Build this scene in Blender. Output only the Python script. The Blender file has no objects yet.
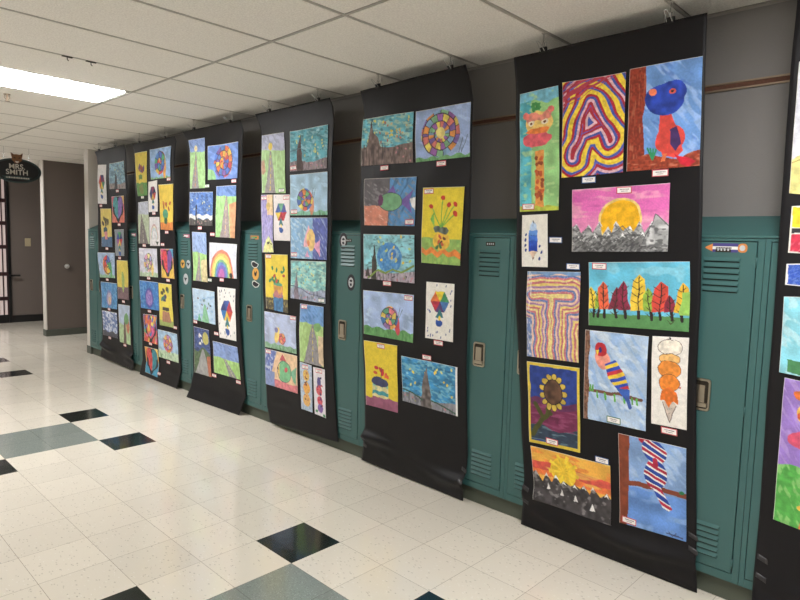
import bpy, bmesh, math, random
import numpy as np
from mathutils import Vector, Matrix

S = bpy.context.scene
COL = S.collection
HC = 2.6185          # ceiling height
WX = 3.06            # right wall face
LX = 2.874           # locker fronts
T = .3048            # floor tile

# ---------------------------------------------------------------- materials
def lin(c):
    return tuple((v / 12.92 if v < .04045 else ((v + .055) / 1.055) ** 2.4) for v in [x / 255. for x in c]) + (1,)
def mat(name, c, rough=.6, metal=0., spec=.5, coat=0., emit=None, es=0., bump=None, vary=None):
    m = bpy.data.materials.new(name); m.use_nodes = True
    nt = m.node_tree; b = nt.nodes['Principled BSDF']
    b.inputs['Base Color'].default_value = lin(c); b.inputs['Roughness'].default_value = rough
    b.inputs['Metallic'].default_value = metal; b.inputs['Specular IOR Level'].default_value = spec
    b.inputs['Coat Weight'].default_value = coat
    if emit: b.inputs['Emission Color'].default_value = lin(emit); b.inputs['Emission Strength'].default_value = es
    tc = nt.nodes.new('ShaderNodeTexCoord')
    if vary:   # scale, amount
        n = nt.nodes.new('ShaderNodeTexNoise'); n.inputs['Scale'].default_value = vary[0]; n.inputs['Detail'].default_value = 4
        nt.links.new(tc.outputs['Object'], n.inputs['Vector'])
        r = nt.nodes.new('ShaderNodeValToRGB')
        k = vary[1]; L = lin(c)
        r.color_ramp.elements[0].color = tuple(v * (1 - k) for v in L[:3]) + (1,); r.color_ramp.elements[1].color = tuple(min(1, v * (1 + k)) for v in L[:3]) + (1,)
        r.color_ramp.elements[0].position = .3; r.color_ramp.elements[1].position = .7
        nt.links.new(n.outputs['Fac'], r.inputs['Fac']); nt.links.new(r.outputs['Color'], b.inputs['Base Color'])
    if bump:   # scale, strength, distance
        n = nt.nodes.new('ShaderNodeTexNoise'); n.inputs['Scale'].default_value = bump[0]; n.inputs['Detail'].default_value = 3
        nt.links.new(tc.outputs['Object'], n.inputs['Vector'])
        bp = nt.nodes.new('ShaderNodeBump'); bp.inputs['Strength'].default_value = bump[1]; bp.inputs['Distance'].default_value = bump[2]
        nt.links.new(n.outputs['Fac'], bp.inputs['Height']); nt.links.new(bp.outputs['Normal'], b.inputs['Normal'])
    return m
def tile_mat(name, c, chips, amt=.5, bright=.0, seam=(150, 138, 120)):
    """vinyl floor tile: speckled, each tile its own slight tone, hair-thin seam"""
    m = mat(name, c, .14, spec=.5, coat=.3); nt = m.node_tree; N = nt.nodes.new; L = nt.links.new
    b = nt.nodes['Principled BSDF']; b.inputs['Coat Roughness'].default_value = .06
    tc = N('ShaderNodeTexCoord')
    base = N('ShaderNodeRGB'); base.outputs[0].default_value = lin(c)
    cur = base.outputs[0]
    # streaky chips
    for i, (cc, sc, th) in enumerate(chips):
        mp = N('ShaderNodeMapping'); mp.inputs['Scale'].default_value = (sc, sc * .55, sc); mp.inputs['Rotation'].default_value = (0, 0, .6 + i * 1.1); mp.inputs['Location'].default_value = (i * 3.3, i, 0)
        L(tc.outputs['Object'], mp.inputs['Vector'])
        v = N('ShaderNodeTexVoronoi'); v.inputs['Scale'].default_value = 1; v.inputs['Randomness'].default_value = 1; L(mp.outputs[0], v.inputs['Vector'])
        wn = N('ShaderNodeSeparateColor'); L(v.outputs['Color'], wn.inputs[0])
        lt = N('ShaderNodeMath'); lt.operation = 'LESS_THAN'; lt.inputs[1].default_value = th; L(wn.outputs[0], lt.inputs[0])
        d = N('ShaderNodeMath'); d.operation = 'LESS_THAN'; d.inputs[1].default_value = .33; L(v.outputs['Distance'], d.inputs[0])
        mu = N('ShaderNodeMath'); mu.operation = 'MULTIPLY'; L(lt.outputs[0], mu.inputs[0]); L(d.outputs[0], mu.inputs[1])
        ma = N('ShaderNodeMath'); ma.operation = 'MULTIPLY'; ma.inputs[1].default_value = amt; L(mu.outputs[0], ma.inputs[0])
        mx = N('ShaderNodeMix'); mx.data_type = 'RGBA'; L(ma.outputs[0], mx.inputs['Factor']); L(cur, mx.inputs['A']); mx.inputs['B'].default_value = lin(cc)
        cur = mx.outputs['Result']
    # per-tile tone and seams
    sp = N('ShaderNodeSeparateXYZ'); L(tc.outputs['Object'], sp.inputs[0])
    fr = []; fl = []
    for ax in ('X', 'Y'):
        dv = N('ShaderNodeMath'); dv.operation = 'DIVIDE'; dv.inputs[1].default_value = T; L(sp.outputs[ax], dv.inputs[0])
        f = N('ShaderNodeMath'); f.operation = 'FLOOR'; L(dv.outputs[0], f.inputs[0]); fl.append(f)
        r = N('ShaderNodeMath'); r.operation = 'FRACT'; L(dv.outputs[0], r.inputs[0])
        pp = N('ShaderNodeMath'); pp.operation = 'PINGPONG'; pp.inputs[1].default_value = .5; L(dv.outputs[0], pp.inputs[0]); fr.append(pp)
    cb = N('ShaderNodeCombineXYZ'); L(fl[0].outputs[0], cb.inputs[0]); L(fl[1].outputs[0], cb.inputs[1])
    wn = N('ShaderNodeTexWhiteNoise'); wn.noise_dimensions = '3D'; L(cb.outputs[0], wn.inputs['Vector'])
    mr = N('ShaderNodeMapRange'); mr.inputs['To Min'].default_value = .955; mr.inputs['To Max'].default_value = 1.035; L(wn.outputs['Value'], mr.inputs['Value'])
    vm = N('ShaderNodeVectorMath'); vm.operation = 'SCALE'; L(cur, vm.inputs[0]); L(mr.outputs[0], vm.inputs['Scale'])
    mn = N('ShaderNodeMath'); mn.operation = 'MINIMUM'; L(fr[0].outputs[0], mn.inputs[0]); L(fr[1].outputs[0], mn.inputs[1])
    lt = N('ShaderNodeMath'); lt.operation = 'LESS_THAN'; lt.inputs[1].default_value = .0034; L(mn.outputs[0], lt.inputs[0])
    mx = N('ShaderNodeMix'); mx.data_type = 'RGBA'; L(lt.outputs[0], mx.inputs['Factor']); L(vm.outputs[0], mx.inputs['A']); mx.inputs['B'].default_value = lin(seam)
    L(mx.outputs['Result'], b.inputs['Base Color'])
    n = N('ShaderNodeTexNoise'); n.inputs['Scale'].default_value = 9; L(tc.outputs['Object'], n.inputs['Vector'])
    bp = N('ShaderNodeBump'); bp.inputs['Strength'].default_value = .08; bp.inputs['Distance'].default_value = .01; L(n.outputs['Fac'], bp.inputs['Height']); L(bp.outputs[0], b.inputs['Normal'])
    return m

M = dict(
    pale=mat('pale_bounce_wall_paint', (222, 218, 210), .5),  # unseen left and near walls made this light to bounce light onto the ceiling
    wall=mat('wall_paint', (121, 117, 114), .55, bump=(160, .35, .004)),
    trim=mat('light_trim_paint', (206, 200, 192), .45),
    taupe=mat('taupe_wall_paint', (108, 98, 92), .6, bump=(140, .3, .004)),
    tile=mat('ceiling_tile', (246, 241, 234), .95, bump=(110, 1., .005), vary=(120, .10)),
    tbar=mat('ceiling_grid_metal', (186, 180, 172), .5),
    plenum=mat('dark_plenum', (60, 56, 52), .9),
    lamp=mat('lamp_diffuser', (255, 255, 255), .4, emit=(251, 251, 252), es=33),
    lampframe=mat('lamp_frame', (225, 222, 215), .4),
    teal=mat('teal_locker_enamel', (58, 97, 95), .38, bump=(600, .05, .001), vary=(2.2, .04)),
    gap=mat('dark_gap', (14, 20, 20), .9),
    kick=mat('locker_plinth_vinyl', (80, 86, 74), .6),
    cove=mat('grey_green_baseboard', (78, 82, 74), .6),
    blackbase=mat('black_baseboard', (22, 20, 20), .5),
    chrome=mat('worn_nickel', (176, 166, 150), .32, 1.),
    darkmetal=mat('dark_recess_metal', (60, 54, 46), .45, .8),
    steel=mat('bright_wire', (190, 190, 190), .25, 1.),
    wire=mat('pale_wire', (205, 203, 198), .35, .3), angle=mat('wall_angle_paint', (150, 145, 138), .5),
    black=mat('black_clip_enamel', (16, 16, 17), .4),
    banner=mat('black_craft_paper', (17, 15, 18), .5, spec=.28, vary=(6, .08), bump=(30, .06, .01)),
    tape=mat('dark_gloss_tape', (46, 44, 46), .4),
    railm=mat('aluminium_rail', (150, 132, 112), .4, .5),
    cork=mat('brown_cork', (92, 58, 42), .8, vary=(90, .2)),
    white=mat('white_plastic', (228, 226, 220), .4),
    ivory=mat('ivory_switch_plate', (186, 172, 140), .4),
    signb=mat('black_sign_face', (7, 8, 10), .45),
    signrim=mat('dark_green_sign_rim', (40, 62, 62), .4),
    letter=mat('cream_lettering', (206, 200, 190), .6),
    fur=mat('brown_cat_emblem', (128, 84, 50), .6), furd=mat('dark_cat_markings', (48, 30, 22), .6),
    dframe=mat('black_door_frame', (16, 15, 17), .4), dred=mat('dark_red_muntin', (50, 20, 26), .45),
    frost=mat('glowing_frosted_glass', (190, 176, 172), .35, emit=(226, 205, 200), es=.35),  # weak glow put in the door panes, standing in for a bright room beyond
    purple=mat('purple_tag', (70, 60, 128), .45), orange=mat('orange_tag', (206, 128, 64), .5), pinkt=mat('pink_tag', (206, 110, 136), .5), green=mat('green_tag', (76, 140, 70), .5),
    silver=mat('silver_sticker', (186, 188, 190), .4), ink=mat('dark_ink', (34, 32, 40), .6), amber=mat('amber_sticker', (214, 160, 76), .5),
)
def paint_mat(name, rough):
    m = bpy.data.materials.new(name); m.use_nodes = True; nt = m.node_tree; b = nt.nodes['Principled BSDF']
    a = nt.nodes.new('ShaderNodeVertexColor'); a.layer_name = 'paint'
    nt.links.new(a.outputs['Color'], b.inputs['Base Color']); b.inputs['Roughness'].default_value = rough; b.inputs['Specular IOR Level'].default_value = .3
    return m
M['paint'] = paint_mat('painted_paper', .7); M['back'] = mat('plain_paper', (225, 222, 215), .8)
M['floor'] = tile_mat('cream_floor_tile', (230, 222, 207), [((138, 126, 106), 120, .07), ((160, 150, 134), 90, .09), ((246, 242, 234), 100, .1)], .42, seam=(162, 150, 132))
M['dark'] = tile_mat('dark_green_floor_tile', (8, 24, 22), [((40, 66, 62), 90, .1), ((10, 20, 20), 80, .1)], .4, seam=(60, 60, 54))
M['grey'] = tile_mat('grey_green_floor_tile', (134, 142, 136), [((176, 184, 178), 190, .4), ((98, 108, 102), 170, .35)], .5, seam=(100, 104, 96))

# ---------------------------------------------------------------- helpers
def obj(name, bm, m, parent=None, loc=(0, 0, 0), smooth=False):
    me = bpy.data.meshes.new(name); bmesh.ops.recalc_face_normals(bm, faces=bm.faces); bm.to_mesh(me); bm.free()
    for x in (m if isinstance(m, (list, tuple)) else [m]): me.materials.append(x)
    if smooth: me.polygons.foreach_set('use_smooth', [True] * len(me.polygons))
    o = bpy.data.objects.new(name, me); COL.objects.link(o); o.location = loc
    if parent: o.parent = parent
    return o
def box(bm, x0, x1, y0, y1, z0, z1, bev=0., mi=0):
    vs = [bm.verts.new((x, y, z)) for x in (x0, x1) for y in (y0, y1) for z in (z0, z1)]
    fs = [bm.faces.new([vs[i] for i in f]) for f in ((0, 1, 3, 2), (4, 6, 7, 5), (0, 4, 5, 1), (2, 3, 7, 6), (0, 2, 6, 4), (1, 5, 7, 3))]
    for f in fs: f.material_index = mi
    if bev > 0:
        bmesh.ops.bevel(bm, geom=list({e for f in fs for e in f.edges}), offset=bev, segments=2, affect='EDGES', profile=.5)
    return fs
def prism(bm, pts, x0, x1, mi=0):
    """outline in (y,z) given thickness in x"""
    a = [bm.verts.new((x0, y, z)) for y, z in pts]; b = [bm.verts.new((x1, y, z)) for y, z in pts]
    f = [bm.faces.new(a), bm.faces.new(b[::-1])]
    n = len(pts)
    for i in range(n): f.append(bm.faces.new((a[i], b[i], b[(i + 1) % n], a[(i + 1) % n])))
    for q in f: q.material_index = mi
def tube(bm, pts, r, seg=8):
    pts = [Vector(p) for p in pts]; rings = []
    for i, p in enumerate(pts):
        d = (pts[min(i + 1, len(pts) - 1)] - pts[max(i - 1, 0)]).normalized()
        a = d.orthogonal().normalized(); b = d.cross(a)
        if rings:   # keep ring orientation
            a = (pa - d * pa.dot(d)).normalized(); b = d.cross(a)
        pa = a
        rings.append([bm.verts.new(p + r * (a * math.cos(t * 2 * math.pi / seg) + b * math.sin(t * 2 * math.pi / seg))) for t in range(seg)])
    for q, w in zip(rings[:-1], rings[1:]):
        for t in range(seg): bm.faces.new((q[t], q[(t + 1) % seg], w[(t + 1) % seg], w[t]))
    bm.faces.new(rings[0][::-1]); bm.faces.new(rings[-1])
def rrect(y0, y1, z0, z1, r, n=4):
    out = []
    for cx, cz, a0 in ((y1 - r, z1 - r, 0), (y0 + r, z1 - r, 90), (y0 + r, z0 + r, 180), (y1 - r, z0 + r, 270)):
        for i in range(n + 1):
            a = math.radians(a0 + 90 * i / n); out.append((cx + r * math.cos(a), cz + r * math.sin(a)))
    return out
def ellipse(cy, cz, ry, rz, n=28): return [(cy + ry * math.cos(i * 2 * math.pi / n), cz + rz * math.sin(i * 2 * math.pi / n)) for i in range(n)]
def BM(): return bmesh.new()
def tag(o, label, cat, group=None):
    o['label'] = label; o['category'] = cat
    if group: o['group'] = group
    return o
def empty(name, loc): o = bpy.data.objects.new(name, None); COL.objects.link(o); o.location = loc; o.empty_display_size = .1; return o
def struct(name, bm, m, **k):
    o = obj(name, bm, m, **k); o['kind'] = 'structure'; return o
def dup(root, loc):
    r = root.copy(); COL.objects.link(r); r.location = loc
    for ch in list(root.children):
        c = ch.copy(); COL.objects.link(c); c.parent = r
        for g in list(ch.children):
            d = g.copy(); COL.objects.link(d); d.parent = c
    return r
SIGN = {'c': (2.27, 2.325), 'r': (.270, .148)}
CLIPPOS = [(1.335, 4.157, HC), (1.472, 4.157, HC)]
CLIPY = {0: (7.69, 7.205), 1: (6.56, 5.96), 2: (5.376, 4.75), 3: (4.166, 3.56), 4: (2.938, 2.34), 5: (1.73, 1.10)}
EDGE = {
 0: ([[2.79,7.8212,2.5319],[2.7933,7.7669,2.4647],[2.7988,7.7618,2.3596],[2.8075,7.8031,2.198],[2.8262,7.8396,1.8432],[2.8359,7.877,1.4812],[2.8424,7.9008,1.2119],[2.8536,7.8684,0.745],[2.8595,7.8552,0.3101],[2.8645,7.8751,0.169],[2.875,7.9425,0.0318]],
     [[2.79,6.9415,2.5368],[2.7931,6.9084,2.4741],[2.7986,6.9096,2.3674],[2.8099,6.9389,2.1539],[2.8301,6.9812,1.7174],[2.8397,7.0065,1.3156],[2.8461,6.9896,1.0458],[2.8567,6.9884,0.5902],[2.8597,6.9374,0.2518],[2.8583,6.9128,0.1406],[2.8554,6.9474,0.02]]),
 1: ([[2.79,6.7367,2.5203],[2.7932,6.7102,2.4574],[2.7986,6.711,2.3528],[2.8096,6.7333,2.1433],[2.8235,6.7378,1.877],[2.835,6.7499,1.4989],[2.8428,6.7385,1.1712],[2.8507,6.732,0.8403],[2.8585,6.7032,0.4532],[2.8592,6.6965,0.1736],[2.8539,6.7696,0.004]],
     [[2.79,5.7592,2.5092],[2.7925,5.7278,2.4594],[2.7969,5.7545,2.3774],[2.8044,5.7988,2.2388],[2.817,5.8323,2.001],[2.8323,5.8584,1.6115],[2.8418,5.838,1.2158],[2.8501,5.8293,0.8657],[2.8572,5.8044,0.5648],[2.86,5.7775,0.2071],[2.8514,5.8682,0.004]]),
 2: ([[2.79,5.5963,2.5327],[2.7934,5.5345,2.4597],[2.7986,5.5103,2.357],[2.8178,5.5374,1.9892],[2.8322,5.5489,1.6128],[2.839,5.5345,1.3269],[2.8481,5.5349,0.9407],[2.8549,5.5301,0.6481],[2.8596,5.532,0.2329],[2.819,5.5146,0.0929],[2.7731,5.5101,0.004]],
     [[2.79,4.583,2.522],[2.7942,4.5387,2.4368],[2.7985,4.5541,2.3578],[2.8114,4.5918,2.1164],[2.8293,4.6309,1.7436],[2.8389,4.666,1.3429],[2.8486,4.684,0.9245],[2.8553,4.6573,0.6368],[2.8591,4.6175,0.3442],[2.8571,4.5809,0.1798],[2.8196,4.6348,0.004]]),
 3: ([[2.79,4.3635,2.5404],[2.7931,4.3157,2.4756],[2.7963,4.2885,2.4105],[2.8087,4.3075,2.1778],[2.8253,4.329,1.8608],[2.8345,4.326,1.5368],[2.8424,4.3177,1.2087],[2.8502,4.3048,0.8771],[2.8585,4.2897,0.4577],[2.8635,4.2652,0.1637],[2.875,4.2175,0.031]],
     [[2.79,3.4202,2.5395],[2.7934,3.3845,2.4707],[2.7982,3.3737,2.3818],[2.8074,3.3996,2.2147],[2.824,3.4244,1.9048],[2.8348,3.4324,1.5508],[2.8435,3.4421,1.1893],[2.8514,3.4313,0.8598],[2.8575,3.4066,0.6034],[2.8599,3.3696,0.274],[2.875,3.3422,0.0742]]),
 4: ([[2.79,3.1033,2.5366],[2.7948,3.0781,2.4437],[2.7999,3.0805,2.3478],[2.8102,3.1073,2.1559],[2.8223,3.1212,1.9259],[2.8327,3.1228,1.6236],[2.8424,3.1142,1.213],[2.8522,3.0909,0.7969],[2.8586,3.0678,0.4468],[2.8599,3.0597,0.2199],[2.875,3.0901,0.0137]],
     [[2.79,2.2268,2.5524],[2.795,2.1864,2.4506],[2.8002,2.1687,2.3508],[2.8089,2.1745,2.188],[2.8224,2.1804,1.9336],[2.8314,2.1862,1.6849],[2.8396,2.1862,1.3387],[2.8479,2.1875,0.9848],[2.8561,2.1799,0.6249],[2.8595,2.1577,0.294],[2.8529,2.1753,0.006]]),
 5: ([[2.79,1.9053,2.5307],[2.8014,1.8901,2.3124],[2.8191,1.8764,1.9744],[2.8335,1.8684,1.5753],[2.8418,1.8552,1.2219],[2.8502,1.8237,0.8652],[2.8579,1.7916,0.5335],[2.8596,1.7636,0.268],[2.8577,1.7651,0.1134],[2.8544,1.7675,0.004]],
     [[2.79,0.9476,2.5356],[2.8039,0.9432,2.2766],[2.8155,0.9375,2.0577],[2.8294,0.9265,1.7621],[2.8397,0.9091,1.3287],[2.8466,0.9052,1.0306],[2.8531,0.8921,0.7465],[2.8586,0.8705,0.4281],[2.8593,0.8507,0.1538],[2.8562,0.8382,0.004]]),
 6: ([[2.79,0.6286,2.6116],[2.7954,0.6254,2.5097],[2.8102,0.6309,2.2306],[2.8189,0.6306,2.0642],[2.8311,0.6292,1.7536],[2.8422,0.6244,1.2707],[2.8494,0.626,0.9496],[2.8582,0.6201,0.5084],[2.842,0.6181,0.1189],[2.807,0.6104,0.004]],
     [[2.79,-0.2854,2.6116],[2.7954,-0.2886,2.5097],[2.8102,-0.2831,2.2306],[2.8189,-0.2834,2.0642],[2.8311,-0.2848,1.7536],[2.8422,-0.2896,1.2707],[2.8494,-0.288,0.9496],[2.8582,-0.2939,0.5084],[2.842,-0.2959,0.1189],[2.807,-0.3036,0.004]]),
}
SHEETS = {
 0: [
  ('umb0', [0.0293,0.064,0.3431,0.0708,0.3374,0.2499,0.0226,0.2452], [0.1294,0.2565]),
  ('night0', [0.4404,0.0687,0.9368,0.069,0.9636,0.1885,0.4483,0.1835], [0.7132,0.1954]),
  ('heart0', [0.5161,0.2179,0.9088,0.2182,0.9113,0.3369,0.5192,0.3365], [0.7407,0.3458]),
  ('vase0', [0.0971,0.2695,0.478,0.2721,0.5049,0.4506,0.1501,0.452], [0.3296,0.4589]),
  ('umb0b', [0.5843,0.3687,0.8901,0.3672,0.8932,0.4866,0.6214,0.4893], [0.749,0.4977]),
  ('snail0', [-0.0115,0.4809,0.5901,0.4758,0.5603,0.5945,0.0418,0.6025], [0.2823,0.6076]),
  ('egg0', [0.0533,0.6228,0.6044,0.6177,0.5688,0.7408,0.0331,0.7492], [0.2985,0.7495]),
  ('swirl0', [0.0432,0.7637,0.5571,0.7582,0.5446,0.8792,0.0543,0.885], [0.2747,0.8889]),
  ('cactus0', [0.6485,0.5083,0.9845,0.5068,0.9669,0.6846,0.6126,0.6876], [0.799,0.6964]),
  ('tree0', [0.6167,0.7137,0.9853,0.7094,0.9411,0.8894,0.6106,0.8909], [0.7653,0.8987]),
 ],
 1: [
  ('tall1', [0.0288,0.0395,0.3499,0.0388,0.3409,0.2174,0.0763,0.2189], [0.2028,0.2246]),
  ('snail1', [0.4111,0.0353,0.9111,0.0347,0.9167,0.1535,0.449,0.1553], [0.8816,0.1598]),
  ('umb1', [0.3775,0.1631,0.6128,0.1593,0.5964,0.2849,0.358,0.2872], [0.4963,0.292]),
  ('plant1', [0.6431,0.1784,0.9965,0.1787,0.9707,0.3597,0.6647,0.3582], [0.8211,0.3679]),
  ('road1', [0.0672,0.2446,0.3507,0.241,0.3585,0.4197,0.0641,0.4205], [0.2192,0.4275]),
  ('rain1', [0.3685,0.3075,0.64,0.3072,0.6378,0.4252,0.3695,0.4272], [0.706,0.4184]),
  ('pale1', [0.0635,0.4394,0.5539,0.4376,0.5359,0.5563,0.0358,0.5616], [0.2914,0.5653]),
  ('heart1', [0.6418,0.4366,0.9402,0.4335,0.9531,0.5532,0.6368,0.5544], [0.7978,0.5621]),
  ('egg1', [0.022,0.5798,0.5305,0.5773,0.5232,0.6963,0.0352,0.7002], [0.269,0.7071]),
  ('vase1', [0.5431,0.5786,0.87,0.5773,0.866,0.7534,0.5305,0.7555], [0.9105,0.7503]),
  ('coll1', [0.093,0.7248,0.4542,0.7186,0.4315,0.844,0.076,0.8422], [0.2464,0.848]),
  ('red1', [0.4627,0.7756,0.9391,0.7749,0.9563,0.8912,0.4552,0.893], [0.7008,0.9025]),
  ('orange1', [0.0804,0.8671,0.43,0.8637,0.489,0.9837,0.1506,0.9806], [0.5127,0.9645]),
 ],
 2: [
  ('road2', [0.0533,0.0355,0.3582,0.0365,0.3469,0.2118,0.0426,0.211], [0.39,0.2053]),
  ('ball2', [0.4089,0.0677,0.9409,0.0688,0.9385,0.1871,0.4021,0.1844], [0.8828,0.1951]),
  ('snow2', [0.0306,0.2234,0.4911,0.2268,0.4887,0.3474,0.0135,0.3461], [0.2338,0.3554]),
  ('road2b', [0.561,0.2085,0.9198,0.2095,0.9086,0.3879,0.5464,0.3863], [0.4878,0.377]),
  ('road2c', [0.0593,0.3702,0.3638,0.372,0.362,0.5532,0.0508,0.5529], [0.4119,0.5436]),
  ('rainbow2', [0.4248,0.407,0.9528,0.4083,0.9532,0.5271,0.413,0.53], [0.6708,0.537]),
  ('reef2', [0.0304,0.582,0.5149,0.5838,0.517,0.7047,0.036,0.7033], [0.0758,0.7102]),
  ('umb2', [0.5782,0.564,0.9313,0.5631,0.9204,0.7461,0.5829,0.7482], [0.5247,0.7362]),
  ('night2', [0.0306,0.7297,0.3688,0.7306,0.383,0.9055,0.0387,0.9082], [0.441,0.8948]),
  ('field2', [0.4384,0.7669,0.9238,0.7662,0.9393,0.8799,0.4422,0.8829], [0.8955,0.8895]),
 ],
 3: [
  ('road3', [0.0192,0.0696,0.3597,0.0728,0.3879,0.2558,0.0288,0.249], [0.329,0.2462]),
  ('night3', [0.4354,0.0734,0.934,0.0736,0.9411,0.1946,0.4537,0.192], [0.4982,0.1824]),
  ('snail3', [0.4514,0.2021,0.9471,0.2043,0.9551,0.3284,0.4578,0.3247], [0.5111,0.314]),
  ('gir3', [0.016,0.2551,0.1973,0.2569,0.1919,0.4397,0.0157,0.4402], [0.0653,0.2654]),
  ('umb3', [0.2095,0.2571,0.4486,0.2611,0.4484,0.4035,0.2112,0.4014], [0.3998,0.2694]),
  ('fish3', [0.4546,0.3314,0.9527,0.3359,0.9529,0.4596,0.4578,0.4563], [0.5078,0.4446]),
  ('vase3', [0.0607,0.4453,0.411,0.4465,0.4022,0.6307,0.0504,0.6232], [0.1145,0.4528]),
  ('green3', [0.4574,0.4644,0.9429,0.4644,0.9355,0.5898,0.4486,0.5817], [0.8831,0.5807]),
  ('snail3b', [0.017,0.6329,0.5153,0.6384,0.5023,0.757,0.0133,0.7516], [0.4698,0.6443]),
  ('road3b', [0.5796,0.5966,0.9106,0.5993,0.8742,0.7831,0.5462,0.777], [0.6377,0.605]),
  ('fish3b', [0.0092,0.7571,0.5085,0.7627,0.4927,0.8827,0.0043,0.8755], [0.0623,0.7652]),
  ('stack3', [0.5457,0.7792,0.7128,0.7843,0.6922,0.9304,0.5358,0.9276], [0.6229,0.7925]),
  ('stack3b', [0.73,0.7876,0.8873,0.7892,0.8677,0.9367,0.7214,0.932], [0.8068,0.797]),
 ],
 4: [
  ('mount4', [-0.0043,0.0731,0.502,0.0788,0.5123,0.199,0.0082,0.1926], [0.2508,0.2046]),
  ('snail4', [0.5221,0.0799,0.9866,0.0827,0.985,0.2001,0.5393,0.1993], [0.7636,0.2088]),
  ('fish4', [0.0474,0.2274,0.5512,0.2334,0.5426,0.3533,0.0472,0.3492], [0.4946,0.3428]),
  ('dome4', [0.0383,0.3726,0.5415,0.3748,0.5409,0.4946,0.0341,0.4917], [0.2816,0.5003]),
  ('flow4', [0.6132,0.2615,0.9527,0.2654,0.9357,0.4451,0.6031,0.4421], [0.6642,0.271]),
  ('snail4b', [0.0329,0.5238,0.5399,0.5236,0.5297,0.6444,0.0219,0.6433], [0.4892,0.5325]),
  ('umb4', [0.653,0.4877,0.8903,0.4883,0.8859,0.6261,0.6465,0.626], [0.7632,0.6334]),
  ('jar4', [0.0196,0.661,0.3721,0.6592,0.3632,0.8359,0.0225,0.839], [0.2018,0.6691]),
  ('spire4', [0.4143,0.6831,0.9285,0.6835,0.9257,0.8013,0.4156,0.8], [0.6578,0.6747]),
 ],
 5: [
  ('giraffe5', [0.0308,0.0765,0.2721,0.0736,0.2718,0.3168,0.0238,0.3187], [0.0806,0.3085]),
  ('letter_a5', [0.2969,0.0698,0.6356,0.0708,0.6248,0.2503,0.2854,0.2532], [0.445,0.2606]),
  ('parrot5', [0.655,0.0673,0.9897,0.0685,0.9862,0.2478,0.6436,0.2493], [0.8081,0.2557]),
  ('sunset5', [0.3513,0.2781,0.8564,0.2742,0.8502,0.3949,0.3507,0.3997], [0.6321,0.2831]),
  ('crayon5', [0.0399,0.3259,0.2045,0.3242,0.2057,0.4332,0.0415,0.4342], [0.254,0.377]),
  ('letter_t5', [0.0784,0.4436,0.4017,0.4393,0.3894,0.6213,0.0621,0.6251], [0.3588,0.4293]),
  ('forest5', [0.4471,0.4195,0.9515,0.411,0.9575,0.5343,0.4539,0.5428], [0.5059,0.4262]),
  ('branch5', [0.4343,0.5525,0.7695,0.551,0.7562,0.7291,0.4092,0.7319], [0.5842,0.7221]),
  ('cone5', [0.7886,0.5493,0.9609,0.5445,0.958,0.7106,0.7858,0.7116], [0.8738,0.7192]),
  ('sunflower5', [0.0607,0.6364,0.3935,0.6318,0.3825,0.8046,0.0529,0.811], [0.206,0.7977]),
  ('peaks5', [0.0586,0.8187,0.5581,0.8136,0.5581,0.9323,0.0779,0.9339], [0.5128,0.8073]),
  ('striped5', [0.6091,0.745,0.954,0.7438,0.9532,0.9132,0.6069,0.9201], [0.6594,0.9103]),
 ],
 6: [
  ('pale6', [0.0303,0.128,0.2665,0.1202,0.294,0.332,0.0277,0.3193], [0.1753,0.3251]),
  ('block6', [0.0419,0.3388,0.2453,0.3358,0.2458,0.4117,0.0389,0.4092], [0.1899,0.4065]),
  ('blue6', [0.0361,0.4261,0.2272,0.4221,0.2275,0.4615,0.0358,0.4582], [0.1632,0.4542]),
  ('teal6', [0.0354,0.4764,0.2703,0.472,0.2841,0.6012,0.0395,0.5947], [0.1213,0.6086]),
  ('pink6', [0.063,0.6017,0.2996,0.6092,0.3084,0.841,0.057,0.8311], [0.234,0.8273]),
 ],
}
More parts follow.
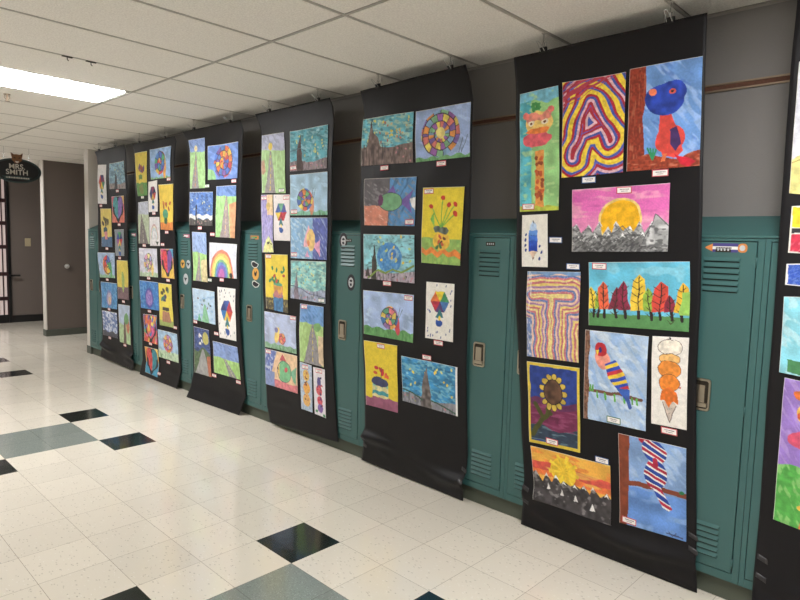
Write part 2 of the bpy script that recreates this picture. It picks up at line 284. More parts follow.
# ---------------------------------------------------------------- children's pictures, painted into vertex colours
class Cv:
    def __init__(s, w, h, den, seed):
        s.nx = max(10, int(w * den)); s.ny = max(10, int(h * den)); s.seed = seed
        gx, gy = np.meshgrid(np.linspace(0, 1, s.nx + 1), np.linspace(0, 1, s.ny + 1))
        s.fade = .05; s.m = min(w, h); s.kx = w / s.m; s.ky = h / s.m
        s.x0, s.y0 = gx, gy
        s.x = gx + .012 * (s.N(7, 7, 1) - .5) * 2; s.y = gy + .012 * (s.N(7, 7, 2) - .5) * 2
        s.c = np.ones(gx.shape + (3,)) * .93
    def N(s, fx, fy, sd=0):
        X = s.x0 * fx * s.kx; Y = s.y0 * fy * s.ky
        i = np.floor(X).astype(np.int64); j = np.floor(Y).astype(np.int64)
        fxx = X - i; fyy = Y - j; fxx = fxx * fxx * (3 - 2 * fxx); fyy = fyy * fyy * (3 - 2 * fyy)
        def hs(a, b):
            n = (a * 374761393 + b * 668265263 + (sd + s.seed * 31) * 2246822519) & 0xffffffff
            n = ((n ^ (n >> 13)) * 1274126177) & 0xffffffff
            return ((n ^ (n >> 16)) & 0xffff) / 65535.
        return (hs(i, j) * (1 - fxx) + hs(i + 1, j) * fxx) * (1 - fyy) + (hs(i, j + 1) * (1 - fxx) + hs(i + 1, j + 1) * fxx) * fyy
    def put(s, m, c, var=.12, f=14):
        c = np.array(c, float) / 255.
        n = (s.N(f, f, int(c.sum() * 99)) - .5) * 2 * var
        col = np.clip(c[None, None] * (1 + n[..., None]), 0, 1)
        m = np.asarray(m, float)[..., None]
        s.c = s.c * (1 - m) + col * m
    def bg(s, c, var=.08, f=10): s.put(np.ones_like(s.x), c, var, f)
    def band(s, y0, y1, c, amp=0., fr=5, var=.12, ph=0):
        yy = s.y + amp * np.sin(s.x * fr * 6.283 + ph)
        m = (yy >= y0) & (yy < y1); s.put(m, c, var); return m
    def rect(s, x0, y0, x1, y1, c, var=.1):
        m = (s.x >= x0) & (s.x < x1) & (s.y >= y0) & (s.y < y1); s.put(m, c, var); return m
    def poly(s, pts, c=None, var=.12):
        m = np.zeros(s.x.shape, bool); n = len(pts)
        for i in range(n):
            (x1, y1), (x2, y2) = pts[i], pts[(i + 1) % n]
            if y1 == y2: continue
            k = ((y1 > s.y) != (y2 > s.y)) & (s.x < (x2 - x1) * (s.y - y1) / (y2 - y1) + x1)
            m ^= k
        if c is not None: s.put(m, c, var)
        return m
    def ell(s, cx, cy, rx, ry, c=None, rot=0, var=.12):
        X = (s.x - cx) * s.kx; Y = (s.y - cy) * s.ky
        a = X * math.cos(rot) + Y * math.sin(rot); b = -X * math.sin(rot) + Y * math.cos(rot)
        m = (a / (rx)) ** 2 + (b / (ry)) ** 2 < 1
        if c is not None: s.put(m, c, var)
        return m
    def dist(s, pts):
        d = np.full(s.x.shape, 9.); X = s.x * s.kx; Y = s.y * s.ky
        for (x1, y1), (x2, y2) in zip(pts[:-1], pts[1:]):
            x1 *= s.kx; x2 *= s.kx; y1 *= s.ky; y2 *= s.ky
            L = (x2 - x1) ** 2 + (y2 - y1) ** 2 + 1e-9
            t = np.clip(((X - x1) * (x2 - x1) + (Y - y1) * (y2 - y1)) / L, 0, 1)
            d = np.minimum(d, np.hypot(X - x1 - t * (x2 - x1), Y - y1 - t * (y2 - y1)))
        return d
    def line(s, pts, c, w=.02, var=.1): m = s.dist(pts) < w / 2; s.put(m, c, var); return m
    def scrib(s, c, a=.4, fx=40, fy=6, mask=None, sd=5, rot=0):
        X0, Y0 = s.x0, s.y0
        if rot: s.x0, s.y0 = X0 * math.cos(rot) + Y0 * math.sin(rot) + 3, Y0 * math.cos(rot) - X0 * math.sin(rot) + 3
        n = s.N(fx, fy, sd) * .7 + s.N(fx * 2, fy * 2, sd + 1) * .3
        s.x0, s.y0 = X0, Y0
        m = np.clip((n - (1 - a)) * 7 + .5, 0, 1) * .72
        if mask is not None: m = m * mask
        s.put(m, c, .08)
    def dabs(s, n, c, r=.02, box=(0, 0, 1, 1), el=1.6):
        rd = random.Random(s.seed * 7 + n)
        for i in range(n):
            cc = c[i % len(c)]
            s.ell(box[0] + rd.random() * (box[2] - box[0]), box[1] + rd.random() * (box[3] - box[1]), r * el, r, cc, rd.random() * 3)
    def peaks(s, y0, amp, n, c, snow=None, ph=0):
        rd = random.Random(s.seed + ph); pts = [(-.1, 1.1), (-.1, y0)]
        tips = []
        for i in range(n):
            xa = (i + .5 + rd.uniform(-.2, .2)) / n; ya = y0 - amp * rd.uniform(.4, 1)
            tips.append((xa, ya)); pts += [(xa, ya), ((i + 1) / n, y0 + amp * rd.uniform(-.1, .3))]
        pts += [(1.1, y0), (1.1, 1.1)]; m = s.poly(pts, c, .3)
        if snow:
            for xa, ya in tips: s.poly([(xa - .03, ya + .07), (xa, ya - .005), (xa + .035, ya + .08), (xa, ya + .05)], snow)
        return m
    def rgb(s):
        c = np.clip(s.c, 0, 1)
        g_ = c.mean(-1, keepdims=True); c = g_ + (c - g_) * (1 - .6 * s.fade); c = c * (1 - s.fade) + np.array([.86, .85, .82]) * s.fade
        return np.where(c < .04045, c / 12.92, ((c + .055) / 1.055) ** 2.4)

RD, OR, YE, GR, BL, PU, PK, BK, WH, BR = (196,40,48), (232,124,44), (242,210,60), (70,150,80), (44,84,176), (112,72,150), (228,120,160), (34,32,36), (240,240,236), (112,60,40)

def p_snail(C, cx, cy, R, pal, sky, ground, body=None, seg=9, turns=2.2, gy=.82, asp=.92):
    C.bg(sky, .12, 6); C.scrib(tuple(min(255, v + 30) for v in sky), .35, 5, 16, rot=.5)
    if ground: m = C.band(gy, 2, ground, .02, 4); C.scrib((60, 120, 60), .35, 30, 8, m)
    if body: C.ell(cx + R * .9 / C.kx, cy + R * .55 / C.ky, R * .28, R * .75, body); C.line([(cx + R * 1.0 / C.kx, cy - .02), (cx + R * 1.15 / C.kx, cy - R * .9 / C.ky)], BK, .012); C.line([(cx + R * 1.1 / C.kx, cy - .02), (cx + R * 1.45 / C.kx, cy - R * .8 / C.ky)], BK, .012)
    X = (C.x - cx) * C.kx; Y = (C.y - cy) * C.ky / asp
    r = np.hypot(X, Y) / R; th = np.arctan2(Y, X) / 6.28318 + .5
    ring = np.floor(r * turns + th); sg = np.floor(th * seg + ring * .4)
    idx = (ring * 3 + sg * 2).astype(int) % len(pal); inside = r < 1
    for i, c in enumerate(pal): C.put(inside & (idx == i), c, .15)
    e = np.abs((r * turns + th) % 1); e = np.minimum(e, 1 - e)
    C.put(inside & (e < .07), (50, 40, 60), .1)
    e2 = (th * seg + ring * .4) % 1; C.put(inside & (np.minimum(e2, 1 - e2) < .05), (60, 50, 60), .1)

def p_road(C, sky, field, road, hz=.3, ax=.45, bl=.1, br=.75, dash=YE, sun=None, extra=None):
    C.bg(sky, .1); C.scrib(tuple(max(0, v - 40) for v in sky), .35, 8, 20, rot=.4)
    if sun: C.ell(ax, hz - .07, .1, .09, sun)
    m = C.band(hz, 2, field, .015, .7, ph=1); C.scrib(tuple(min(255, v + 35) for v in field), .4, 30, 6, m)
    if extra: C.poly([(br + .02, 1), (ax + .12, hz + .15), (1.05, hz + .1), (1.05, 1.05)], extra)
    r = C.poly([(bl, 1.05), (ax - .02, hz), (ax + .03, hz), (br, 1.05)], road); C.scrib(tuple(min(255, v + 25) for v in road), .4, 40, 30, r)
    mx = (bl + br) / 2
    for i in range(6):
        t0 = .1 + i * .15; t1 = t0 + .08
        C.line([(ax + (mx - ax) * t0, hz + (1 - hz) * t0), (ax + (mx - ax) * t1, hz + (1 - hz) * t1)], dash, .015 + .02 * t0)

def p_umb(C, cx=.5, cy=.35, R=.3, bg=WH, drops=(70, 90, 140), pal=(RD, (60,60,140), (50,120,90), YE, OR, (150,40,90)), n=26, tail=True, hex_=True):
    C.bg(bg, .03)
    rd = random.Random(C.seed)
    for i in range(n):
        x, y = rd.uniform(.06, .94), rd.uniform(.04, .96)
        if abs(x - cx) < R / C.kx + .02 and cy - R / C.ky - .03 < y < .86: continue
        C.ell(x, y, .016, .035, drops, .3)
    X = (C.x - cx) * C.kx; Y = (C.y - cy) * C.ky
    th = np.arctan2(Y, X); w = np.floor((th + math.pi) / (math.pi / 3)) % 6
    a = (th + math.pi) % (math.pi / 3) - math.pi / 6
    ins = np.hypot(X, Y) * np.cos(a) < R * .87
    for i in range(6): C.put(ins & (w == i), pal[i % len(pal)], .15)
    if tail:
        C.poly([(cx, cy + R * .5 / C.ky), (cx - .14, cy + R * 1.35 / C.ky), (cx + .14, cy + R * 1.35 / C.ky)], (40, 110, 120))
        C.line([(cx, cy + R * 1.3 / C.ky), (cx + .02, cy + R * 1.7 / C.ky)], YE, .06)
        C.ell(cx, cy + R * 1.85 / C.ky, .12, .09, (30, 70, 160)); C.ell(cx - .08, cy + R * 1.7 / C.ky, .05, .06, (30, 70, 160))

def p_heart(C, bgs, left, right, out=BK, cx=.5, cy=.46, R=.42):
    C.bg(bgs[0], .15, 6)
    if len(bgs) > 1: C.poly([(0, 1), (0, .55), (.5, .8), (1, .5), (1, 1)], bgs[1]); C.scrib(bgs[1], .35, 6, 6)
    if len(bgs) > 2: C.poly([(.6, -.1), (1.1, -.1), (1.1, .45)], bgs[2])
    X = (C.x - cx) * 1.2 / (R + .01); Y = -(C.y - cy) * 1.2 * (.5 + .5 * C.ky) / (R + .05) + .12
    f = (X * X + Y * Y - 1) ** 3 - X * X * Y ** 3
    C.put(f < .12, out, .05)
    C.put((f < -.02) & (X < 0), left, .18); C.put((f < -.02) & (X >= 0), right, .18)

def p_night(C, sky=(70,150,190), land=(120,100,110), tree=(50,38,36), tx=.3, tw=.09, ty=.12, ly=.75, stars=YE, ns=14, light=(150,205,220)):
    C.bg(sky, .2, 8); C.scrib(light, .4, 8, 26, rot=.35); C.scrib(tuple(int(v * .6) for v in sky), .3, 10, 30, sd=9, rot=-.2)
    C.dabs(ns, [stars, (225, 225, 120), light], .022, (.05, .04, .97, ly - .12))
    m = C.band(ly, 2, land, .03, 1.3); C.scrib(tuple(int(v * .6) for v in land), .4, 30, 10, m); C.dabs(16, [(190,120,130), (150,150,120), (90,80,90)], .018, (.03, ly + .05, .97, .97))
    if tree: C.poly([(tx - tw, 1.02), (tx - tw * .8, (ty + 1) / 2), (tx, ty), (tx + tw * .7, (ty + 1) / 2), (tx + tw, 1.02)], tree, .4)

def p_vase(C, bg=YE, table=(190,90,60), pot=(60,90,150), fl=RD, ty=.72, px=.5, pw=.16, pt=.55, pb=.86, leaf=GR, n=5, top=.1):
    C.bg(bg, .06); m = C.band(ty, 2, table, .01, 2); C.scrib(tuple(min(255, v + 40) for v in table), .35, 10, 30, m)
    rd = random.Random(C.seed + 3)
    for i in range(n):
        x = px + (i - (n - 1) / 2) * .55 / n + rd.uniform(-.03, .03); y = top + rd.uniform(0, pt - top - .12)
        C.line([(px, pt), ((px + x) / 2 + .02, (pt + y) / 2), (x, y)], leaf, .015)
        C.ell(x, y, .045, .05, fl); C.ell((px + x) / 2, (pt + y) / 2, .03, .06, leaf, .6)
    m = C.poly([(px - pw, pt), (px + pw, pt), (px + pw * .85, pb), (px - pw * .85, pb)], pot); C.scrib(tuple(min(255, v + 70) for v in pot), .3, 20, 20, m)

def p_fish(C, bgl, body, tail, cx=.45, cy=.5, rx=.28, ry=.2, flip=1):
    C.bg(bgl[0], .12); C.put(C.x > .5, bgl[1], .12); C.scrib(tuple(min(255, v + 50) for v in bgl[0]), .35, 8, 30, rot=.8); C.scrib(tuple(int(v * .7) for v in bgl[1]), .3, 26, 7, C.x > .5, rot=.4)
    C.poly([(cx + flip * rx / C.kx * .8, cy), (cx + flip * (rx / C.kx + .2), cy - .24), (cx + flip * (rx / C.kx + .13), cy), (cx + flip * (rx / C.kx + .2), cy + .26)], tail)
    C.poly([(cx - .1, cy - ry / C.ky * .8), (cx + .05, cy - ry / C.ky - .16), (cx + .12, cy - ry / C.ky * .7)], tail)
    C.ell(cx, cy, rx * 1.04, ry * 1.05, (50, 50, 60)); m = C.ell(cx, cy, rx, ry, body); C.scrib(tuple(int(v * .75) for v in body), .35, 14, 14, m)
    C.ell(cx - flip * rx * .6 / C.kx, cy - .04, .03, .03, BK)

def letter_bands(C, strokes, pal, per, white=None):
    d = C.dist(strokes[0])
    for s_ in strokes[1:]: d = np.minimum(d, C.dist(s_))
    d = d + .018 * (C.N(5, 5, 4) - .5)
    k = np.floor(d / per).astype(int) % len(pal)
    for i, c in enumerate(pal): C.put(k == i, c, .12, 30)
    if white is not None: C.scrib(white, .22, 70, 70)

def a_giraffe5(C):
    C.bg((150,205,130), .15, 5); C.put(C.x < .3, (90,185,200), .2, 6); C.band(-1, .09, (120,190,215), .02, 1); C.scrib((190,222,150), .3, 7, 12)
    C.scrib((60,150,170), .3, 8, 14, C.x < .34, 12); C.band(.96, 2, (190,200,70))
    C.rect(.4, .5, .62, .96, (226,150,72)); C.dabs(26, [(150,70,40), (200,90,50)], .04, (.42, .52, .6, .94), 1.3)
    C.ell(.5, .27, .34, .26, (240,200,110)); C.poly([(.12,.2),(.3,.17),(.5,.2),(.85,.15),(.78,.24),(.2,.26)], (232,140,120))
    C.ell(.45, .4, .37, .17, (226,92,104)); C.ell(.45, .33, .3, .07, (240,130,60)); C.ell(.3, .26, .08, .06, (250,230,200)); C.ell(.64, .26, .08, .06, (250,230,200)); C.ell(.3, .26, .03, .03, BR); C.ell(.64, .26, .03, .03, BR)
    C.ell(.17, .2, .08, .08, (236,120,110)); C.ell(.8, .17, .08, .07, (236,120,110)); C.dabs(12, [GR], .035, (.3, .11, .55, .16), 2)
def a_letter_a5(C):
    C.x = C.x + .02 * np.sin(C.y * 19)
    letter_bands(C, [[(.18,.8),(.45,.27),(.8,.66)], [(.30,.56),(.64,.5)]], [(176,40,56), (224,180,190), (66,84,170), (180,34,50), (246,210,60), (246,210,60), (66,86,180), (180,34,50), (246,214,70), (246,206,50), (80,90,180)], .036, None); d_ = C.dist([(.95,-.1),(-.1,.2)]); C.put((d_ < .13) & (d_ % .06 < .035), (190,60,80))
    C.scrib((240,225,215), .12, 90, 90)
def a_parrot5(C):
    C.bg((104,150,215), .12, 5); C.scrib((160,190,235), .4, 5, 14, rot=.7); C.scrib((80,120,200), .3, 6, 14, rot=.5, sd=22)
    t = C.x < .235 + .02 * np.sin(C.y * 9); C.put(t, (142,50,32), .2, 40); C.scrib((190,110,80), .3, 60, 8, t)
    t = C.y > .88 + .03 * np.sin(C.x * 9 + 2); C.put(t, (150,56,34), .2, 40); C.scrib((210,130,100), .3, 8, 60, t)
    C.poly([(.45,.48),(.6,.46),(.74,.72),(.78,.84),(.66,.9),(.5,.88),(.44,.7)], (222,68,58), .15); C.ell(.6, .72, .2, .2, (222,68,58))
    C.poly([(.66,.86),(.95,.95),(.86,1.0),(.76,.98)], (205,30,50)); C.poly([(.6,.62),(.68,.6),(.76,.78),(.68,.84),(.6,.78)], (64,40,96))
    C.ell(.5, .34, .27, .22, (36,62,165), .2, .25); C.ell(.6, .28, .2, .16, (36,62,165), 0, .25); C.ell(.62, .28, .04, .04, (220,90,70)); C.ell(.62, .28, .018, .018, BK); C.ell(.34, .26, .05, .06, (235,120,80))
    for dx in (-.06, -.02, .02, .06): C.line([(.36, .9), (.36 + dx, .8)], (40,140,90), .025)
    C.poly([(.5,.86),(.56,.86),(.54,.93),(.48,.93)], (240,120,70))
def a_sunset5(C):
    C.bg((226,104,180), .08, 4); C.scrib((240,170,190), .35, 4, 14, rot=.05); C.scrib((214,90,170), .35, 4, 18, sd=11); C.put(np.clip((C.y - .35) * 3, 0, .5), (240,170,190), .1)
    C.ell(.52, .53, .36, .36, (244,208,120)); C.ell(.52, .53, .325, .325, (244,180,24), 0, .1)
    m = C.peaks(.7, .2, 9, (150,150,150), (236,236,236)); C.scrib((84,84,86), .42, 14, 60, m, rot=.9); C.scrib((214,214,214), .3, 12, 60, m, 17, rot=-.9); C.peaks(.86, .2, 6, (120,120,120), (225,225,225), 5); C.scrib((60,60,62), .45, 16, 60, (C.y > .74), 31, rot=-.9); C.scrib((200,200,200), .22, 14, 60, (C.y > .7), 41, rot=.8)
    pass
    m = C.poly([(.74,.9),(.88,.44),(1.02,.62),(1.02,.95)], (190,190,190), .2); C.scrib((80,80,82), .4, 16, 24, m); C.line([(.76,.86),(.88,.44),(1,.62)], (80,80,84), .012)
    C.line([(.4,.8),(.55,.6),(.66,.78)], (90,90,90), .012)
def a_crayon5(C):
    C.bg((236,232,222), .03); bx = .44
    C.poly([(bx-.14,.3),(bx+.14,.3),(bx+.12,.17),(bx-.02,.12),(bx-.1,.19)], (180,205,235)); C.line([(bx,.12),(bx+.02,.16)], BK, .03)
    for i, c in enumerate([(90,140,215),(60,110,210),(40,80,190),(30,62,170)]):
        C.rect(bx-.17, .3+i*.1, bx+.17, .405+i*.1, c); C.line([(bx-.17,.4+i*.1),(bx+.17,.4+i*.1)], (25,40,110), .012)
    C.poly([(bx-.15,.7),(bx+.15,.7),(bx-.02,.86)], (226,196,170)); C.poly([(bx-.04,.82),(bx+.04,.81),(bx-.02,.87)], (120,80,60))
    for x, y in ((.17,.38),(.15,.48),(.14,.58),(.16,.67),(.7,.6),(.76,.72),(.68,.84)): C.ell(x, y, .035, .06, (40,60,130), .4)
def a_letter_t5(C):
    C.fade = .2
    C.x = C.x + .01 * np.sin(C.y * 30)
    letter_bands(C, [[(.12,.28),(.84,.27)], [(.48,.28),(.47,1.15)]], [(240,215,110), (214,90,100), (70,100,180), (244,190,150), (150,90,160), (240,205,80), (205,80,90)], .034)
    C.scrib((240,228,220), .25, 90, 90); C.band(-1, .04, (90,140,200), .01, 2)
    C.put((C.x < .1) & (C.y > .55), (80,110,180), .2); C.scrib((240,230,225), .4, 50, 20, (C.x < .1))
def a_forest5(C):
    C.bg((96,188,218), .12, 5); C.scrib((140,210,230), .35, 5, 8); C.band(.8, 2, (84,140,80), .004, 2, .06)
    tops = [(.05,YE,.1,.4),(.1,(150,185,60),.08,.36),(.17,(232,96,60),.11,.5),(.28,(130,40,60),.12,.36),(.38,(140,40,66),.11,.5),(.51,(240,200,60),.14,.56),(.63,(150,190,70),.12,.4),(.72,(214,70,56),.15,.46),(.83,(140,40,60),.1,.3),(.92,(244,190,50),.12,.44)]
    for x, c, w, hh in tops: C.line([(x, .55), (x + .01, .85)], (36,26,28), .045)
    for i, (x, c, w, hh) in enumerate(tops):
        y0 = .74 - hh * (.9 + .1 * (i % 2)); t = .02 if i % 2 else -.02
        C.poly([(x-w*.55,.74),(x-w*.42+t,y0+.12),(x+t,y0),(x+w*.4+t,y0+.08),(x+w*.55,.72)], c); C.line([(x + t, y0 + .04), (x, .85)], (50,34,30), .016)
        for j in range(4): yy = y0 + .12 + j * .1; C.line([(x - w * .35, yy - .03), (x, yy + .02), (x + w * .35, yy - .04)], (60,40,34), .01)
    C.poly([(.93,.45),(1.1,.4),(1.1,.78),(.9,.76)], (150,200,90))
def a_branch5(C):
    C.bg((176,200,228), .08, 5); C.scrib((140,175,222), .4, 5, 12, rot=.8); C.scrib((215,226,238), .35, 6, 12, sd=14, rot=.3)
    t = C.x < .075 + .01 * np.sin(C.y * 12); C.put(t, (122,84,66), .3, 40); C.scrib((170,130,110), .3, 50, 8, t)
    C.line([(.05,.68),(.55,.665),(.93,.68)], (110,72,56), .05)
    for x in (.1,.14,.22,.35,.5,.65,.78,.86): C.line([(x,.68),(x+.01,.74 if x > .2 else .62)], (90,170,70), .03)
    C.ell(.3, .3, .12, .17, (240,150,130), -.3); C.ell(.27, .2, .1, .12, (196,40,50), -.2); C.ell(.26, .2, .03, .05, (50,40,110)); C.poly([(.18,.22),(.24,.2),(.22,.27)], YE)
    m = C.poly([(.34,.36),(.5,.3),(.66,.44),(.74,.6),(.74,.72),(.68,.72),(.56,.63),(.4,.5)], YE)
    ss = (C.x * .45 + C.y * C.ky - .1) % .3 / .3
    for i, c in enumerate([YE, (40,70,180), (200,50,60), (240,200,60), (40,70,180)]): C.put(m & (ss * 5 // 1 == i), c)
    C.put(m & (C.y > .6), (50,90,180)); C.line([(.7,.68),(.75,.78)], (60,90,170), .06)
def a_cone5(C):
    C.bg((238,232,224), .04)
    for cy, ry, c, rx in ((.12,.21,(238,228,212),.33),(.25,.15,(244,186,110),.29),(.36,.22,(236,140,52),.31),(.51,.25,(236,132,44),.28)): C.ell(.5, cy, rx + .015, ry + .015, (90,60,50)); C.ell(.5, cy, rx, ry, c)
    C.poly([(.25,.72),(.3,.6),(.5,.56),(.72,.62),(.76,.74),(.62,.71),(.5,.78),(.38,.71)], (226,110,36)); C.poly([(.32,.73),(.4,.71),(.5,.78),(.62,.71),(.7,.75),(.52,.95)], (206,190,176)); C.line([(.32,.73),(.52,.95),(.7,.75)], (80,60,60), .02)
    C.line([(.45,.8),(.6,.78)], (120,100,95), .012); C.line([(.46,.86),(.56,.84)], (120,100,95), .012); C.ell(.5, .02, .03, .03, BK); C.ell(.8, .55, .02, .03, RD)
def a_sunflower5(C):
    C.bg((222,190,60), .04); m = C.rect(.05, .035, .95, .965, (40,62,140), .15)
    C.band(.45, .56, (96,44,84), .03, 1.2); C.band(.53, .84, (112,40,74), .03, 1.2); mm = C.band(.78, .97, (44,60,80), .03, 1.2)
    C.scrib((150,70,110), .35, 6, 30, (C.y > .5) & (C.y < .8)); C.scrib((110,140,150), .35, 6, 34, mm)
    C.line([(.44,.5),(.38,.62),(.25,.72),(.08,.88)], (70,72,30), .09); C.line([(.15,.5),(.3,.66)], (70,72,30), .08); C.line([(.46,.6),(.38,.55)], (70,72,30), .06)
    for i in range(13): a = i * 2 * math.pi / 13; C.ell(.5 + .205 * math.cos(a) / C.kx, .34 + .27 * math.sin(a) / C.ky, .068, .052, (40,30,20), a); C.ell(.5 + .205 * math.cos(a) / C.kx, .34 + .27 * math.sin(a) / C.ky, .06, .044, (206,176,70), a)
    C.ell(.5, .34, .18, .22, (40,26,20)); C.ell(.5, .34, .165, .205, (84,58,44), 0, .3)
    e = (C.x0 < .045) | (C.x0 > .955) | (C.y0 < .035) | (C.y0 > .965); C.put(e, (224,196,62), .05)
def a_peaks5(C):
    C.bg((244,178,70), .1, 4); C.scrib((240,130,60), .4, 4, 16, rot=.1); C.band(.26, .42, (222,84,70), .03, .7); C.band(.4, .5, (236,120,60), .02, .9); C.scrib((246,200,90), .3, 4, 18, sd=31)
    C.ell(.42, .32, .26, .24, (246,200,50))
    for i in range(9): a = i * .7; C.poly([(.42, .32), (.42 + .2 * math.cos(a), .32 + .3 * math.sin(a)), (.42 + .2 * math.cos(a + .25), .32 + .3 * math.sin(a + .25))], (246,206,60))
    m = C.peaks(.56, .14, 8, (64,60,62), WH); C.scrib((150,146,146), .3, 12, 16, m, rot=.4)
    for x, y in ((.2,.62),(.38,.66),(.57,.7),(.78,.76)): C.poly([(x-.03,y+.1),(x,y-.02),(x+.03,y+.09)], (232,230,228))
def a_striped5(C):
    C.bg((130,165,216), .12, 4); C.scrib((180,205,235), .4, 5, 10, rot=.5); C.put(C.y > .56, (96,140,210), .15, 5); C.scrib((140,175,225), .35, 5, 8, C.y > .55, 23)
    t = C.x < .17 - .05 * C.y; C.put(t, (134,62,38), .15); m = C.line([(.1,.53),(.6,.5),(1.02,.53)], (130,62,42), .075); C.ell(.93,.5,.04,.03,(40,120,70))
    body = C.ell(.54, .12, .17, .2, None, -.7) | C.ell(.55, .36, .17, .23, None, .1) | C.poly([(.5,.5),(.63,.48),(.8,.7),(.74,.73),(.66,.7)])
    C.ell(.44, .02, .12, .06, (190,40,60)); C.put(body, WH, .02)
    ss = (C.y * 1.0 - C.x * .3 + C.N(3, 3, 8) * .04) % .115 / .115
    C.put(body & (ss < .3), (176,36,62)); C.put(body & (ss > .48) & (ss < .88), (36,66,160)); 
    d = C.dist([(.56,.22),(.57,.26)]); C.put(d < .04, (176,36,62))
    C.line([(.72,.97),(.95,.98)], (60,70,110), .02); C.line([(.75,.95),(.8,.99),(.86,.95)], (60,70,110), .012)
def a_pale6(C):
    C.bg((214,216,226), .08); C.band(.74, 2, (224,214,130), .03, 2); C.line([(0,.76),(.25,.73),(.5,.78),(1,.72)], (180,160,80), .02); C.ell(.6, .4, .25, .3, (150,180,210)); C.poly([(.3,.2),(.7,.1),(.8,.6),(.4,.7)], (190,170,200))
def a_block6(C):
    C.bg((238,234,224), .04); C.rect(.03, .03, 1, .45, (240,214,40)); C.rect(.03, .47, 1, .58, (50,46,50)); m = C.rect(.03, .6, 1, .98, (206,44,70)); C.scrib((240,120,140), .3, 30, 10, m, rot=.5)
def a_blue6(C): C.bg((238,234,230), .03); m = C.rect(.04, .05, 1, .95, (44,80,184)); C.scrib((110,140,215), .4, 30, 14, m, rot=.6)
def a_teal6(C):
    C.bg((130,206,222), .12, 5); C.scrib((190,226,232), .4, 6, 8, rot=.6); C.ell(.75, .5, .36, .42, (70,140,90)); m = C.rect(.12, .82, 1, .98, (66,130,80))
def a_pink6(C):
    C.bg((150,116,200), .1, 5); C.scrib((180,150,215), .35, 6, 12, rot=.5); m = C.band(.6, 2, (80,170,70), .02, 1); C.scrib((150,205,120), .4, 14, 10, m, rot=.5)
    C.poly([(.4,.5),(.55,.48),(.5,.75),(.38,1),(.62,1),(.8,.6),(.8,.4)], (222,110,60)); C.dabs(22, [(200,50,50),(240,190,70)], .05, (.42,.5,.75,.96)); C.ell(.48, .4, .36, .2, (222,80,110)); C.ell(.5, .22, .26, .24, (244,190,80)); C.ell(.3, .1, .14, .1, (226,110,50)); C.dabs(12, [(226,90,50)], .04, (.3,.05,.7,.3))

RB = [(232,84,60), (244,180,60), (246,226,90), (90,180,110), (60,120,200), (120,90,180), (220,90,140)]
PST = [(236,190,150), (240,226,150), (170,210,190), (170,180,220), (220,170,200)]
SIX, CUT, FIF, FOU, THI, SEC, LEF = 'sixth banner from the left', 'banner cut off at the right', 'fifth banner from the left', 'fourth banner from the left', 'third banner from the left', 'second banner from the left', 'leftmost banner'
BAN = [LEF, SEC, THI, FOU, FIF, SIX, CUT]
